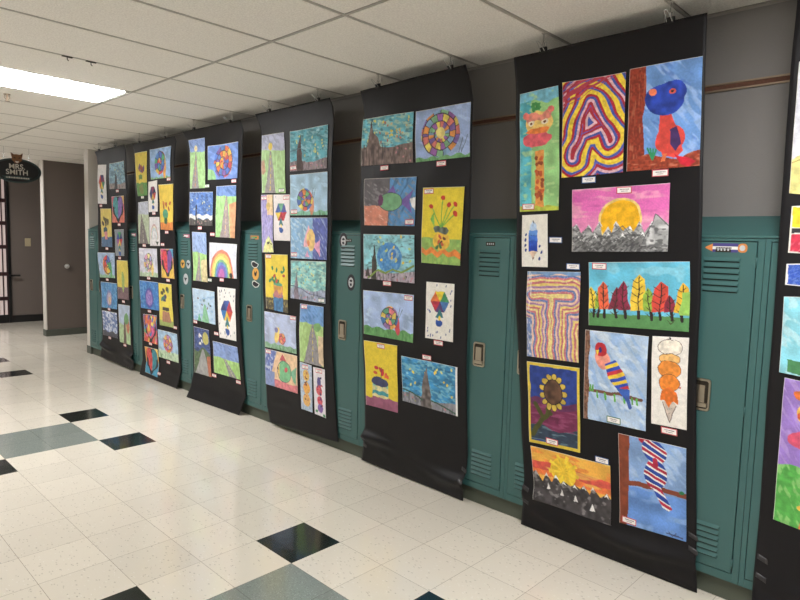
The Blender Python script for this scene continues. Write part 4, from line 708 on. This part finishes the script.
# ---------------------------------------------------------------- ceiling lights
def light_fixture(i):
    y0 = CY + P2 * i; x0 = CX - 2 * P2
    t = empty('ceiling_light', (x0 + P2, y0 + P2 / 2, HC))
    bm = BM(); fw = .04
    for a, b, c, e in ((-P2 + w, -P2 + w + fw, -P2 / 2 + w, P2 / 2 - w), (P2 - w - fw, P2 - w, -P2 / 2 + w, P2 / 2 - w), (-P2 + w, P2 - w, -P2 / 2 + w, -P2 / 2 + w + fw), (-P2 + w, P2 - w, P2 / 2 - w - fw, P2 / 2 - w)):
        box(bm, a, b, c, e, .0, .02)
    obj('lamp_frame', bm, M['lampframe'], t)
    bm = BM(); box(bm, -P2 + .045, P2 - .045, -P2 / 2 + .03, P2 / 2 - .03, -.006, .012); obj('diffuser', bm, M['lamp'], t)
    return t
tag(light_fixture(4), 'long bright rectangular ceiling light panel at the upper left', 'ceiling light', 'ceiling light panels')
tag(light_fixture(-4), 'ceiling light panel over the near corridor, above the camera', 'ceiling light', 'ceiling light panels')
tag(light_fixture(12), 'farthest ceiling light panel, beyond the hanging oval sign', 'ceiling light', 'ceiling light panels')

# ---------------------------------------------------------------- lockers
PW = .3055; LY = 1.904
bm = BM(); prism_pts = [(LX - .004, 1.602), (LX - .004, 1.612), (WX, 1.703), (WX, 1.602)]
a = [bm.verts.new((x, -.54, z)) for x, z in prism_pts]; b = [bm.verts.new((x, 8.318, z)) for x, z in prism_pts]
bm.faces.new(a); bm.faces.new(b[::-1])
for i in range(4): bm.faces.new((a[i], b[i], b[(i + 1) % 4], a[(i + 1) % 4]))
struct('trim_4', bm, M['teal'])
def louvers(zt):
    bm = BM()
    for i in range(6):
        z = zt - i * .026; y0, y1 = .088, .236
        # hood: flush at its top, standing out 9 mm at its lower lip, with closed tapered ends
        v = [bm.verts.new(p) for p in ((0, y0, z + .006), (0, y1, z + .006), (-.0085, y1 - .008, z - .009), (-.0085, y0 + .008, z - .009), (0, y0, z - .012), (0, y1, z - .012), (-.0065, y1 - .008, z - .0105), (-.0065, y0 + .008, z - .0105))]
        for f in ((0, 1, 2, 3), (3, 2, 6, 7), (0, 3, 7, 4), (1, 5, 6, 2)): bm.faces.new([v[k] for k in f])
        q = [bm.verts.new(p) for p in ((-.0004, y0 + .004, z - .011), (-.0004, y1 - .004, z - .011), (-.0004, y1 - .004, z - .0155), (-.0004, y0 + .004, z - .0155))]
        f = bm.faces.new(q); f.material_index = 1
        f = bm.faces.new((v[7], v[6], v[5], v[4])); f.material_index = 1
    return bm
def make_locker(loc):
    t = empty('locker', loc)
    bm = BM()
    box(bm, .022, WX - LX, .0006, PW - .0006, .10, 1.60, mi=1)
    for y0, y1, z0, z1 in ((.0008, .0275, .10, 1.60), (.2845, PW - .0008, .10, 1.60), (.0275, .2845, 1.588, 1.60), (.0275, .2845, .10, .138)): box(bm, 0, .026, y0, y1, z0, z1, .0012)
    obj('cabinet_frame', bm, [M['teal'], M['gap']], t)
    bm = BM(); box(bm, -.003, .018, .0305, .2815, .1415, 1.5845, .002); dr = obj('door', bm, M['teal'], t)
    for zt in (1.512, .332): obj('louver_slats', louvers(zt), [M['teal'], M['gap']], dr, loc=(-.003, 0, 0))
    # recessed pull: raised rounded rim, dark cup, lift latch
    bm = BM(); out = rrect(.166, .250, .835, .980, .014); inn = rrect(.175, .241, .846, .970, .010)
    n = len(out)
    A = [bm.verts.new((-.004, *p)) for p in out]; B_ = [bm.verts.new((-.009, y + (.208 - y) * .04, z + (.907 - z) * .03)) for y, z in out]; C_ = [bm.verts.new((-.009, *p)) for p in inn]; D_ = [bm.verts.new((-.004, *p)) for p in inn]
    for i in range(n):
        j = (i + 1) % n
        for P, Q in ((A, B_), (B_, C_), (C_, D_)): bm.faces.new((P[i], P[j], Q[j], Q[i]))
    pc = obj('pull_cup', bm, M['chrome'], t)
    bm = BM(); prism(bm, inn, -.0045, -.0035); obj('cup_recess', bm, M['darkmetal'], pc)
    bm = BM(); box(bm, -.0085, -.004, .190, .232, .872, .950, .0015); box(bm, -.014, -.004, .178, .238, .852, .872, .003); obj('latch', bm, M['chrome'], pc)
    bm = BM(); box(bm, -.0050, -.0025, .128, .190, 1.540, 1.562, .0008); q = [.136, .150, .163, .176]
    for y in q: box(bm, -.0058, -.005, y, y + .006, 1.546, 1.556, mi=1)
    obj('number_plate', bm, [M['darkmetal'], M['silver']], t)
    for z in (1.50, .865, .185):
        bm = BM(); tube(bm, [(-.004, .029, z - .022), (-.004, .029, z + .022)], .0042, 8); obj('hinge', bm, M['teal'], t, smooth=True)
    return t
gapname = {-5: 'teal locker half hidden by the banner cut off at the right', -4: 'teal locker with a purple pencil-shaped name tag, nearest the camera',
  0: 'teal locker between the fifth and sixth banners, full door in view', 4: 'teal locker with two round dark stickers between the fourth and fifth banners',
  8: 'teal locker with an amber round and two white stickers, left of the fourth banner', 12: 'teal locker with three round stickers between the second and third banners',
  16: 'dim teal locker between the leftmost and second banners', 20: 'leftmost teal locker, beside the pale column',
  -1: 'teal locker edge showing just left of the sixth banner', 3: 'teal locker edge just right of the two-sticker locker, behind the fifth banner', 5: 'teal locker edge just left of the two-sticker locker, behind the fourth banner', 19: 'second teal locker from the pale column, behind the leftmost banner'}
proto = None
for k in range(-8, 21):
    loc = (LX, LY + PW * k, 0)
    if proto is None: proto = t = make_locker(loc)
    else: t = dup(proto, loc)
    if k in gapname: tag(t, gapname[k], 'locker', 'teal lockers along the wall')
    else:
        bi = {(-8, -7, -6): 6, (-3, -2): 5, (1, 2): 4, (6, 7): 3, (9, 10, 11): 2, (13, 14, 15): 1, (17, 18): 0}
        b = [v for kk, v in bi.items() if k in kk][0]
        tag(t, 'teal locker hidden behind the ' + BAN[b], 'locker', 'lockers hidden behind the ' + BAN[b])

def lk(k, u): return LY + PW * k + u
def disc_sticker(name, k, u, z, ry, rz, m, mark, label, shape='oval'):
    t = bpy.data.objects.new(name, None); t = empty(name, (LX - .003, lk(k, u), z))
    bm = BM()
    if shape == 'oval': prism(bm, ellipse(0, 0, ry, rz), -.0012, 0)
    else: prism(bm, shape, -.0012, 0)
    obj('sticker_face', bm, m, t)
    bm = BM()
    for pts in mark: prism(bm, pts, -.0018, -.0012)
    obj('printed_mark', bm, M['ink'], t)
    return tag(t, label, 'sticker', 'stickers on the locker doors')
cat = [[(-.022, .018), (-.012, .028), (-.004, .012), (.008, .014), (.018, .026), (.02, .0), (.008, -.02), (-.012, -.014)]]
bird = [[(-.03, .01), (-.008, .014), (.0, .004), (.012, .018), (.03, .006), (.014, -.004), (.006, -.026), (-.006, -.008)]]
disc_sticker('round_sticker', 12, .196, 1.280, .042, .042, M['amber'], bird, 'round amber sticker, left of the upper pair between second and third banners')
disc_sticker('round_sticker', 12, .080, 1.281, .040, .042, M['silver'], bird, 'round white sticker touching the third banner, beside the amber one')
disc_sticker('oval_sticker', 12, .134, 1.133, .048, .054, M['silver'], bird, 'larger silver oval sticker below the amber and white pair')
disc_sticker('round_sticker', 8, .118, 1.250, .050, .052, M['amber'], cat, 'round amber sticker between two white pointed stickers')
ptr = [(-.055, .008), (-.012, .022), (.02, .034), (.05, .03), (.06, .008), (.045, -.012), (.012, -.026), (-.03, -.02)]
ptr2 = [(y * .84, z * .76) for y, z in ptr]
disc_sticker('paw_sticker', 8, .126, 1.325, 0, 0, M['white'], [ptr2], 'white-edged dark pointed sticker above the amber round one', ptr)
disc_sticker('paw_sticker', 8, .112, 1.160, 0, 0, M['white'], [ptr2], 'white-edged dark pointed sticker below the amber round one', ptr)
for z, u, lb in ((1.546, .215, 'oval dark emblem sticker at the top corner of the locker'), (1.255, .125, 'lone oval dark emblem sticker halfway above the locker pull')):
    t = empty('emblem_sticker', (LX - .003, lk(4, u), z))
    bm = BM(); prism(bm, ellipse(0, 0, .042, .058), -.0012, 0); obj('sticker_face', bm, M['ink'], t)
    bm = BM(); prism(bm, ellipse(0, 0, .026, .036), -.0018, -.0012); obj('sticker_ring', bm, M['silver'], t)
    bm = BM(); prism(bm, [(-.018, .012), (-.004, .022), (.016, .016), (.010, .006), (-.008, .004)], -.0024, -.0018); prism(bm, [(-.006, -.004), (.014, -.008), (.006, -.026), (-.012, -.020)], -.0024, -.0018); obj('printed_mark', bm, M['ink'], t)
    tag(t, lb + (', beside the fourth banner'), 'sticker', 'stickers on the locker doors')
# name tags on lockers
t = empty('pencil_name_tag', (LX - .003, lk(-4, .150), 1.559))
bm = BM(); prism(bm, [(-.048, -.019), (.052, -.019), (.052, .019), (-.048, .019)], -.0015, 0); obj('tag_barrel', bm, M['purple'], t)
bm = BM(); prism(bm, [(-.048, -.007), (.052, -.007), (.052, .006), (-.048, .006)], -.002, -.0015); obj('name_strip', bm, M['white'], t)
bm = BM()
for i, y in enumerate((.022, .013, .004, -.008, -.016, -.024)): prism(bm, [(y, -.002), (y + .0035, -.002), (y + .0035, .002 if i % 3 else .0035), (y, .0015)], -.0024, -.002)
obj('lettering', bm, M['ink'], t)
bm = BM(); prism(bm, [(.052, -.017), (.082, -.002), (.082, .002), (.052, .017)], -.0015, 0); obj('pencil_tip', bm, M['orange'], t)
bm = BM(); prism(bm, rrect(-.084, -.048, -.019, .019, .014), -.0015, 0); obj('eraser_end', bm, M['orange'], t)
bm = BM(); prism(bm, ellipse(-.065, 0, .011, .012), -.002, -.0015); obj('tag_medal', bm, M['silver'], t)
tag(t, 'purple pencil-shaped name tag with orange ends above locker louvers', 'name tag')
for k, u, z, m1, m2, lb in ((8, .135, 1.556, 'orange', 'green', 'small green name tag with orange ends, left of the fourth banner'), (12, .115, 1.555, 'pinkt', 'white', 'small pink and white name tag, left of the third banner'), (16, .13, 1.555, 'pinkt', 'white', 'tiny pink name tag, left of the second banner')):
    t = empty('name_tag', (LX - .003, lk(k, u), z))
    bm = BM(); box(bm, -.0015, 0, -.06, .06, -.015, .015); obj('tag_base', bm, M[m1], t)
    bm = BM(); box(bm, -.0022, -.0015, -.036, .048, -.007, .008); obj('name_strip', bm, M[m2], t)
    tag(t, lb, 'name tag')

# ---------------------------------------------------------------- rail along the wall
t = empty('display_rail', (WX, 3.5, 2.284))
bm = BM(); box(bm, -.012, 0, -7.5, 4.8, .010, .018, .001); box(bm, -.012, 0, -7.5, 4.8, -.018, -.010, .001); obj('rail_edge', bm, M['railm'], t)
bm = BM(); box(bm, -.008, 0, -7.5, 4.8, -.010, .010); obj('cork_strip', bm, M['cork'], t)
tag(t, 'thin brown display rail running along the wall above the lockers', 'rail')

# ---------------------------------------------------------------- small wall and ceiling fittings
t = empty('light_switch', (3.18, 12.078, 1.385))
bm = BM(); box(bm, -.045, .045, -.008, 0, -.070, .070, .003); obj('switch_plate', bm, M['ivory'], t)
bm = BM(); box(bm, -.03, -.012, -.014, -.008, -.02, .02, .002); box(bm, .012, .03, -.014, -.008, -.02, .02, .002); obj('toggle', bm, M['ivory'], t)
tag(t, 'small ivory light switch on the far brown-grey wall', 'switch')
t = empty('wall_hook', (3.195, 10.158, 1.055))
bm = BM(); prism2 = ellipse(0, 0, .036, .036, 16)
va = [bm.verts.new((y, 0, z)) for y, z in prism2]; vb = [bm.verts.new((y, -.008, z)) for y, z in prism2]
bm.faces.new(va); bm.faces.new(vb[::-1])
for i in range(16): bm.faces.new((va[i], va[(i + 1) % 16], vb[(i + 1) % 16], vb[i]))
obj('hook_plate', bm, M['wire'], t)
bm = BM(); tube(bm, [(0, -.008, 0), (0, -.045, 0), (0, -.055, .01)], .016, 10); obj('hook_arm', bm, M['wire'], t, smooth=True)
tag(t, 'small silver hook on the brown-grey partition wall left of the lockers', 'hook')
t = empty('sprinkler_head', (0, 0, 0))
t.location = (1.373, 5.652, HC)
bm = BM(); tube(bm, [(0, 0, 0), (0, 0, -.045)], .009, 8); tube(bm, [(-.016, 0, -.012), (-.019, 0, -.03), (0, 0, -.05), (.019, 0, -.03), (.016, 0, -.012)], .003, 6); obj('sprinkler_body', bm, M['railm'], t)
bm = BM(); tube(bm, [(0, 0, -.001), (0, 0, -.006)], .024, 16); obj('escutcheon', bm, M['railm'], t)
bm = BM(); tube(bm, [(0, 0, -.052), (0, 0, -.055)], .018, 12); obj('deflector', bm, M['railm'], t)
tag(t, 'small sprinkler head on the ceiling just below the bright light panel', 'sprinkler')
for nm, X, Y, lb in (('ceiling_clip', 0, 0, 'left of two tiny dark clips on the ceiling grid above the light'), ('ceiling_clip', 1, 0, 'right of two tiny dark clips on the ceiling grid above the light')):
    t = empty(nm, CLIPPOS[X])
    bm = BM(); box(bm, -.03, .03, -.008, .008, -.006, -.001, .001); obj('clip_plate', bm, M['darkmetal'], t)
    bm = BM(); tube(bm, [(0, 0, -.005), (0, 0, -.02), (.008, 0, -.026)], .0025, 6); obj('clip_hook', bm, M['darkmetal'], t)
    tag(t, lb, 'clip', 'tiny ceiling clips')

# ---------------------------------------------------------------- hanging oval sign
SY = 9.0; sx0, sz0 = SIGN['c']; RX, RZ = SIGN['r']
t = empty('hanging_sign', (sx0, SY, sz0)); 
def xz(bm, pts, y0, y1):
    a = [bm.verts.new((x, y0, z)) for x, z in pts]; b = [bm.verts.new((x, y1, z)) for x, z in pts]; n = len(pts)
    bm.faces.new(a); bm.faces.new(b[::-1])
    for i in range(n): bm.faces.new((a[i], b[i], b[(i + 1) % n], a[(i + 1) % n]))
bm = BM(); xz(bm, ellipse(0, 0, RX, RZ, 64), -.008, .008); obj('sign_board', bm, M['signb'], t)
bm = BM()
for k_, wd in ((1.0, .006), (.93, .0028)):
    pts = [(RX * k_ * math.cos(i * math.pi / 32), -.009, RZ * k_ * math.sin(i * math.pi / 32)) for i in range(65)]; tube(bm, pts, wd, 6)
obj('sign_rim', bm, M['signrim'], t)
def text(s, size, x, z, parent, m, y=-.0095, bold=.0):
    cu = bpy.data.curves.new('lettering', 'FONT'); cu.body = s; cu.size = size; cu.align_x = 'CENTER'; cu.align_y = 'CENTER'; cu.extrude = .001; cu.offset = bold
    to = bpy.data.objects.new('lettering', cu); COL.objects.link(to)
    bpy.context.view_layer.update()
    me = bpy.data.meshes.new_from_object(to.evaluated_get(bpy.context.evaluated_depsgraph_get())); COL.objects.unlink(to); bpy.data.objects.remove(to)
    o = bpy.data.objects.new('lettering', me); me.materials.clear(); me.materials.append(m); COL.objects.link(o); o.parent = parent
    o.location = (x, y, z); o.rotation_euler = (math.pi / 2, 0, 0); return o
text('MRS.', RZ * .60, 0.0, RZ * .33, t, M['letter'], bold=.0008); text('SMITH', RZ * .60, 0.0, -RZ * .15, t, M['letter'], bold=.0008)
# ribbon with unreadably small writing
bm = BM(); xz(bm, [(-.62 * RX, -.50 * RZ), (-.5 * RX, -.66 * RZ), (-.62 * RX, -.78 * RZ), (0, -.70 * RZ), (.62 * RX, -.78 * RZ), (.5 * RX, -.66 * RZ), (.62 * RX, -.50 * RZ), (0, -.46 * RZ)], -.0105, -.008); rb = obj('ribbon', bm, M['signrim'], t)
bm = BM(); rd = random.Random(4); x = -.46 * RX
while x < .46 * RX:
    ww = rd.uniform(.008, .016); hh = rd.uniform(.012, .02)
    if rd.random() > .15: xz(bm, [(x, -.6 * RZ - hh / 2), (x + ww, -.6 * RZ - hh / 2), (x + ww * .7, -.6 * RZ + hh / 2), (x, -.6 * RZ + hh / 2)], -.012, -.0105)
    x += ww + .006
obj('ribbon_writing', bm, M['letter'], rb)
e = RZ * .5
bm = BM(); xz(bm, [(x * e, RZ * 1.0 + z * e) for x, z in ((-.9, 1.0), (-.45, .72), (0, .78), (.45, .72), (.9, 1.0), (.82, .45), (.72, .1), (.8, -.2), (.45, -.5), (.2, -.75), (-.2, -.75), (-.45, -.5), (-.8, -.2), (-.72, .1), (-.82, .45))], -.02, -.008); em = obj('cat_head_emblem', bm, M['fur'], t)
bm = BM()
for sg in (-1, 1):
    xz(bm, [(sg * x * e, RZ * 1.0 + z * e) for x, z in ((.2, .15), (.5, .3), (.5, .15), (.25, .02))], -.022, -.02)
    xz(bm, [(sg * x * e, RZ * 1.0 + z * e) for x, z in ((.6, .62), (.82, .86), (.76, .5))], -.022, -.02)
xz(bm, [(x * e, RZ * 1.0 + z * e) for x, z in ((-.14, -.2), (.14, -.2), (0, -.36))], -.022, -.02); obj('face_marking', bm, M['furd'], em)
bm = BM(); xz(bm, [(x * e, RZ * 1.0 + z * e) for x, z in ((-.3, -.4), (.3, -.4), (.15, -.68), (-.15, -.68))], -.0215, -.02); obj('muzzle', bm, M['letter'], em)
for sx in (-1, 1):
    xx = sx * RX * .52; bm = BM(); tube(bm, [(xx, 0, RZ * .84), (xx, 0, HC - sz0)], .002, 6); obj('hanging_wire', bm, M['steel'], t)
tag(t, 'black oval hanging sign with cream lettering and a brown cat head', 'sign')

# ---------------------------------------------------------------- banners
def interp_edge(P, v):
    z = P[:, 2]; t = (z[0] - z) / (z[0] - z[-1])
    return np.stack([np.interp(v, t, P[:, i]) for i in range(3)], -1)
EDG = {k: (np.array(a), np.array(b)) for k, (a, b) in EDGE.items()}
CRUMPLE = {0: .040, 1: .004, 2: .004, 3: .006, 4: .038, 5: .040, 6: .034}
def surf(k, s, v, lift=0.):
    s = np.asarray(s, float); v = np.asarray(v, float); vv = np.clip(v, 0, 1)
    P = interp_edge(EDG[k][0], vv) * (1 - s[..., None]) + interp_edge(EDG[k][1], vv) * s[..., None]
    P = P.copy()
    dx = .0022 * np.sin(v * 21 + s * 4 + k * 2) * np.sin(s * 7 + k) + .0016 * np.sin(v * 47 + s * 13 + k)
    dx = dx * np.clip((1 - v) * 12, 0, 1)
    cr = CRUMPLE[k]; vc = .943 + .010 * np.sin(s * 5 + k) + .016 * (s - .5)
    dx -= cr * np.exp(-((v - vc) / .014) ** 2) * (.55 + .45 * np.sin(s * 6.5 + 1 + k * 1.7)) * np.clip((1 - v) * 32, 0, 1)
    dx -= cr * .35 * np.exp(-((v - vc - .03) / .01) ** 2) * (.5 + .5 * np.sin(s * 17 + k)) * np.clip((1 - v) * 32, 0, 1)
    top = np.clip((.13 - v) / .13, 0, 1)
    dx += .010 * top * np.cos(s * 6.28 * 1.5 + .6) * np.clip(v * 14, 0, 1)
    P[..., 0] += dx - lift
    P[..., 2] = np.maximum(P[..., 2], .002)
    P[..., 0] = np.minimum(P[..., 0], LX - .0155 - lift)
    return P
def gridmesh(name, P, mats, cols=None, thick=.001, smooth=True):
    """front grid, offset back and a rim; P is (ny+1, nx+1, 3)"""
    ny, nx = P.shape[0] - 1, P.shape[1] - 1
    c = P.reshape(-1, 3).mean(0); F = (P - c).reshape(-1, 3)
    idx = np.arange((ny + 1) * (nx + 1)).reshape(ny + 1, nx + 1)
    q = np.stack([idx[:-1, :-1], idx[1:, :-1], idx[1:, 1:], idx[:-1, 1:]], -1).reshape(-1, 4)
    rim = np.concatenate([idx[0, :], idx[1:, -1], idx[-1, -2::-1], idx[-2:0:-1, 0]])
    if cols is None:   # full back so it has real thickness all over
        n = len(F); Bk = F + [thick, 0, 0]; q2 = q[:, ::-1] + n; V = np.concatenate([F, Bk]); r2 = rim + n
        side = np.stack([rim, np.roll(rim, -1), np.roll(r2, -1), r2], -1); Q = np.concatenate([q, q2, side]); nb = 0
    else:
        n = len(F); V = np.concatenate([F, F[rim] + [thick, 0, 0]]); r2 = n + np.arange(len(rim))
        side = np.stack([rim, np.roll(rim, -1), np.roll(r2, -1), r2], -1); Q = np.concatenate([q, side])
    me = bpy.data.meshes.new(name)
    me.vertices.add(len(V)); me.vertices.foreach_set('co', V.astype(np.float32).ravel())
    me.loops.add(Q.size); me.loops.foreach_set('vertex_index', Q.astype(np.int32).ravel())
    me.polygons.add(len(Q)); me.polygons.foreach_set('loop_start', np.arange(0, Q.size, 4, dtype=np.int32)); me.polygons.foreach_set('loop_total', np.full(len(Q), 4, np.int32))
    sm = np.zeros(len(Q), bool); sm[:len(q)] = smooth; me.polygons.foreach_set('use_smooth', sm)
    for m_ in mats: me.materials.append(m_)
    me.update(calc_edges=True)
    if cols is not None:
        at = me.color_attributes.new('paint', 'FLOAT_COLOR', 'POINT')
        cc = np.ones((len(V), 4), np.float32); cc[:n, :3] = cols.reshape(-1, 3); cc[n:, :3] = .7
        at.data.foreach_set('color', cc.ravel())
    me.validate()
    o = bpy.data.objects.new(name, me); COL.objects.link(o); o.location = c.tolist(); return o
SHORT = ['leftmost', 'second', 'third', 'fourth', 'fifth', 'sixth', 'rightmost']
for k in range(7):
    V_, S_ = np.meshgrid(np.linspace(0, 1, 170), np.linspace(0, 1, 60), indexing='ij')
    o = gridmesh('paper_banner', surf(k, S_, V_), [M['banner']], thick=.0016)
    lb = {0: 'leftmost long black paper banner of drawings, nearest the pale column', 1: 'second long black paper banner from the left, with three heart drawings', 2: 'third long black paper banner from the left, bottom flared onto the floor',
          3: 'fourth long black paper banner from the left, with two fish drawings', 4: 'fifth long black paper banner from the left, crumpled at its bottom', 5: 'sixth long black paper banner, largest whole one, with the letter A', 6: 'rightmost black paper banner, cut off by the photo edge'}[k]
    tag(o, lb, 'banner', 'long black paper banners')
# pictures
DEN = {0: 150, 1: 170, 2: 200, 3: 240, 4: 300, 5: 400, 6: 400}
def bil(c, U, V_):
    c = np.array(c).reshape(4, 2)   # TL TR BR BL
    U = U[..., None]; V_ = V_[..., None]
    return (c[0] * (1 - U) + c[1] * U) * (1 - V_) + (c[3] * (1 - U) + c[2] * U) * V_
BLUE = {'letter_a5', 'crayon5', 'letter_t5', 'peaks5'}; GREEN = {'branch5', 'road2', 'road3', 'green3', 'tall1', 'road2c'}
seed = 1
for k in SHEETS:
    for name, c, tg in SHEETS[k]:
        seed += 1
        fn, nm, lb, sh = ART[name]
        Q = surf(k, *np.moveaxis(np.array(c).reshape(4, 2), -1, 0))
        wd = np.linalg.norm(Q[0] - Q[1]); hh = np.linalg.norm(Q[0] - Q[3])
        C = Cv(wd, hh, DEN[k], seed); C.fade = {5: .05, 6: .06, 4: .10}.get(k, .17); fn(C); C.c = C.c * (.94 + .1 * C.N(60, 60, 77))[..., None]
        C.put((C.x0 < .004) | (C.y0 < .004), (232, 228, 220), .02)
        sv = bil(c, C.x0, C.y0)
        lift = .0035 + .0015 * (np.abs(C.x0 - .5) * 2) ** 4
        P = surf(k, sv[..., 0], sv[..., 1], lift)
        o = gridmesh(nm, P, [M['paint']], C.rgb(), thick=.0009)
        tag(o, lb, 'collage' if 'collage' in nm else ('painting' if 'painting' in nm else 'drawing'), 'pictures on the ' + BAN[k])
        # name card
        if k == 6: continue
        kk = .036 if k >= 4 else .038
        p = surf(k, tg[0], tg[1]); hw = kk / .92
        cc = [tg[0] - hw, tg[1] - .0062, tg[0] + hw, tg[1] - .0062, tg[0] + hw, tg[1] + .0062, tg[0] - hw, tg[1] + .0062]
        D = Cv(.072, .032, 900 if k == 5 else 500, seed)
        D.x, D.y = D.x0, D.y0
        D.bg((60, 90, 150) if name in BLUE else ((70, 120, 80) if name in GREEN else (206, 70, 84)), .05)
        D.rect(.055, .13, .945, .87, (244, 238, 234), .02)
        rd = random.Random(seed); x = .2
        for yy, a_, b_ in ((.30, .22, .78), (.58, .3, .7)):
            x = a_
            while x < b_:
                ww = rd.uniform(.03, .06); D.rect(x, yy, x + ww, yy + .13, (96, 84, 96), .05); x += ww + .022
        sv = bil(cc, D.x0, D.y0)
        o = gridmesh('name_card', surf(k, sv[..., 0], sv[..., 1], .0065), [M['paint']], D.rgb(), thick=.0006)
        where = {'green3': 'lower corner of'}.get(name, 'beside')
        tag(o, 'small bordered name card for the ' + sh, 'card', 'name cards on the ' + BAN[k])

# clips and ceiling hooks: two per banner
for k in range(6):
    for j, i in enumerate((1, 0)):
        Yc = CLIPY[k][j]
        a, b = EDG[k][0][0], EDG[k][1][0]
        s_ = (Yc - a[1]) / (b[1] - a[1]); p = surf(k, s_, 0.0)
        t = empty('binder_clip', (float(p[0]), float(p[1]), float(p[2]) + .009))
        bm = BM(); y0 = .019
        pts = [(-.009, -.022), (-.010, -.020), (-.0055, .008), (.0055, .008), (.010, -.020), (.009, -.022), (.0045, .0055), (-.0045, .0055)]
        A = [bm.verts.new((x, -y0, z)) for x, z in pts]; B_ = [bm.verts.new((x, y0, z)) for x, z in pts]
        bm.faces.new(A); bm.faces.new(B_[::-1])
        for q_ in range(8): bm.faces.new((A[q_], A[(q_ + 1) % 8], B_[(q_ + 1) % 8], B_[q_]))
        obj('clip_body', bm, M['black'], t)
        for sx in (-1, 1):
            bm = BM(); ex, hz_ = (.050, .024) if sx < 0 else (.012, .040); tube(bm, [(sx * .009, -.012, -.012), (sx * (.009 + ex * .4), -.009, hz_ * .3), (sx * (.009 + ex * .95), -.006, hz_ * .92), (sx * (.009 + ex), 0, hz_), (sx * (.009 + ex * .95), .006, hz_ * .92), (sx * (.009 + ex * .4), .009, hz_ * .3), (sx * .009, .012, -.012)], .0021, 6); obj('wire_handle', bm, M['wire'], t, smooth=True)
        side = 'left' if j == 0 else 'right'
        tag(t, 'black binder clip at the top %s of the %s' % (side, BAN[k]), 'clip', 'binder clips on the banners')
        hk = empty('ceiling_hook', (float(p[0]), float(p[1]), HC))
        zb = float(p[2]) + .008 - HC
        bm = BM(); tube(bm, [(0, 0, -.002), (.003, .002, zb * .45), (-.002, 0, zb * .55), (-.006, .004, zb * .8), (0, .004, zb + .004), (.006, 0, zb * .82), (.002, -.002, zb * .6)], .0014, 6); obj('hook_wire', bm, M['steel'], hk, smooth=True)
        bm = BM(); box(bm, -.009, .009, -.010, .010, -.004, -.0005, .001); obj('hook_plate', bm, M['tbar'], hk)
        tag(hk, 'thin wire ceiling hook above the top %s clip of the %s' % (side, BAN[k]), 'hook', 'wire ceiling hooks')
# tape at the lower edges
for k, s_, v_, lb in ((5, .985, .900, 'upper dark tape strip at the lower right edge of the sixth banner'), (5, .985, .925, 'lower dark tape strip at the lower right edge of the sixth banner'),
                      (5, .02, .915, 'upper dark tape strip at the lower left edge of the sixth banner'), (5, .02, .945, 'lower dark tape strip at the lower left edge of the sixth banner'),
                      (4, .985, .925, 'upper dark tape strip at the lower right edge of the fifth banner'), (4, .985, .95, 'lower dark tape strip at the lower right edge of the fifth banner'),
                      (4, .02, .93, 'upper dark tape strip at the lower left edge of the fifth banner'), (4, .02, .955, 'lower dark tape strip at the lower left edge of the fifth banner'),
                      (6, .03, .90, 'upper dark tape strip on the banner cut off at the right'), (6, .03, .93, 'lower dark tape strip on the banner cut off at the right')):
    U, V_ = np.meshgrid(np.linspace(-.022, .022, 6), np.linspace(-.0042, .0042, 4))
    o = gridmesh('tape_strip', surf(k, s_ + U, v_ + V_ + U * .12, .002), [M['tape']], thick=.0006)
    tag(o, lb, 'tape', 'tape strips at the banner feet')

# ---------------------------------------------------------------- light and view
wd = bpy.data.worlds.new('world'); S.world = wd; wd.use_nodes = True
wd.node_tree.nodes['Background'].inputs[0].default_value = (.8, .85, 1, 1); wd.node_tree.nodes['Background'].inputs[1].default_value = .02
S.view_settings.view_transform = 'Standard'; S.view_settings.look = 'None'; S.view_settings.exposure = .1; S.view_settings.gamma = 1; S.view_settings.use_curve_mapping = False
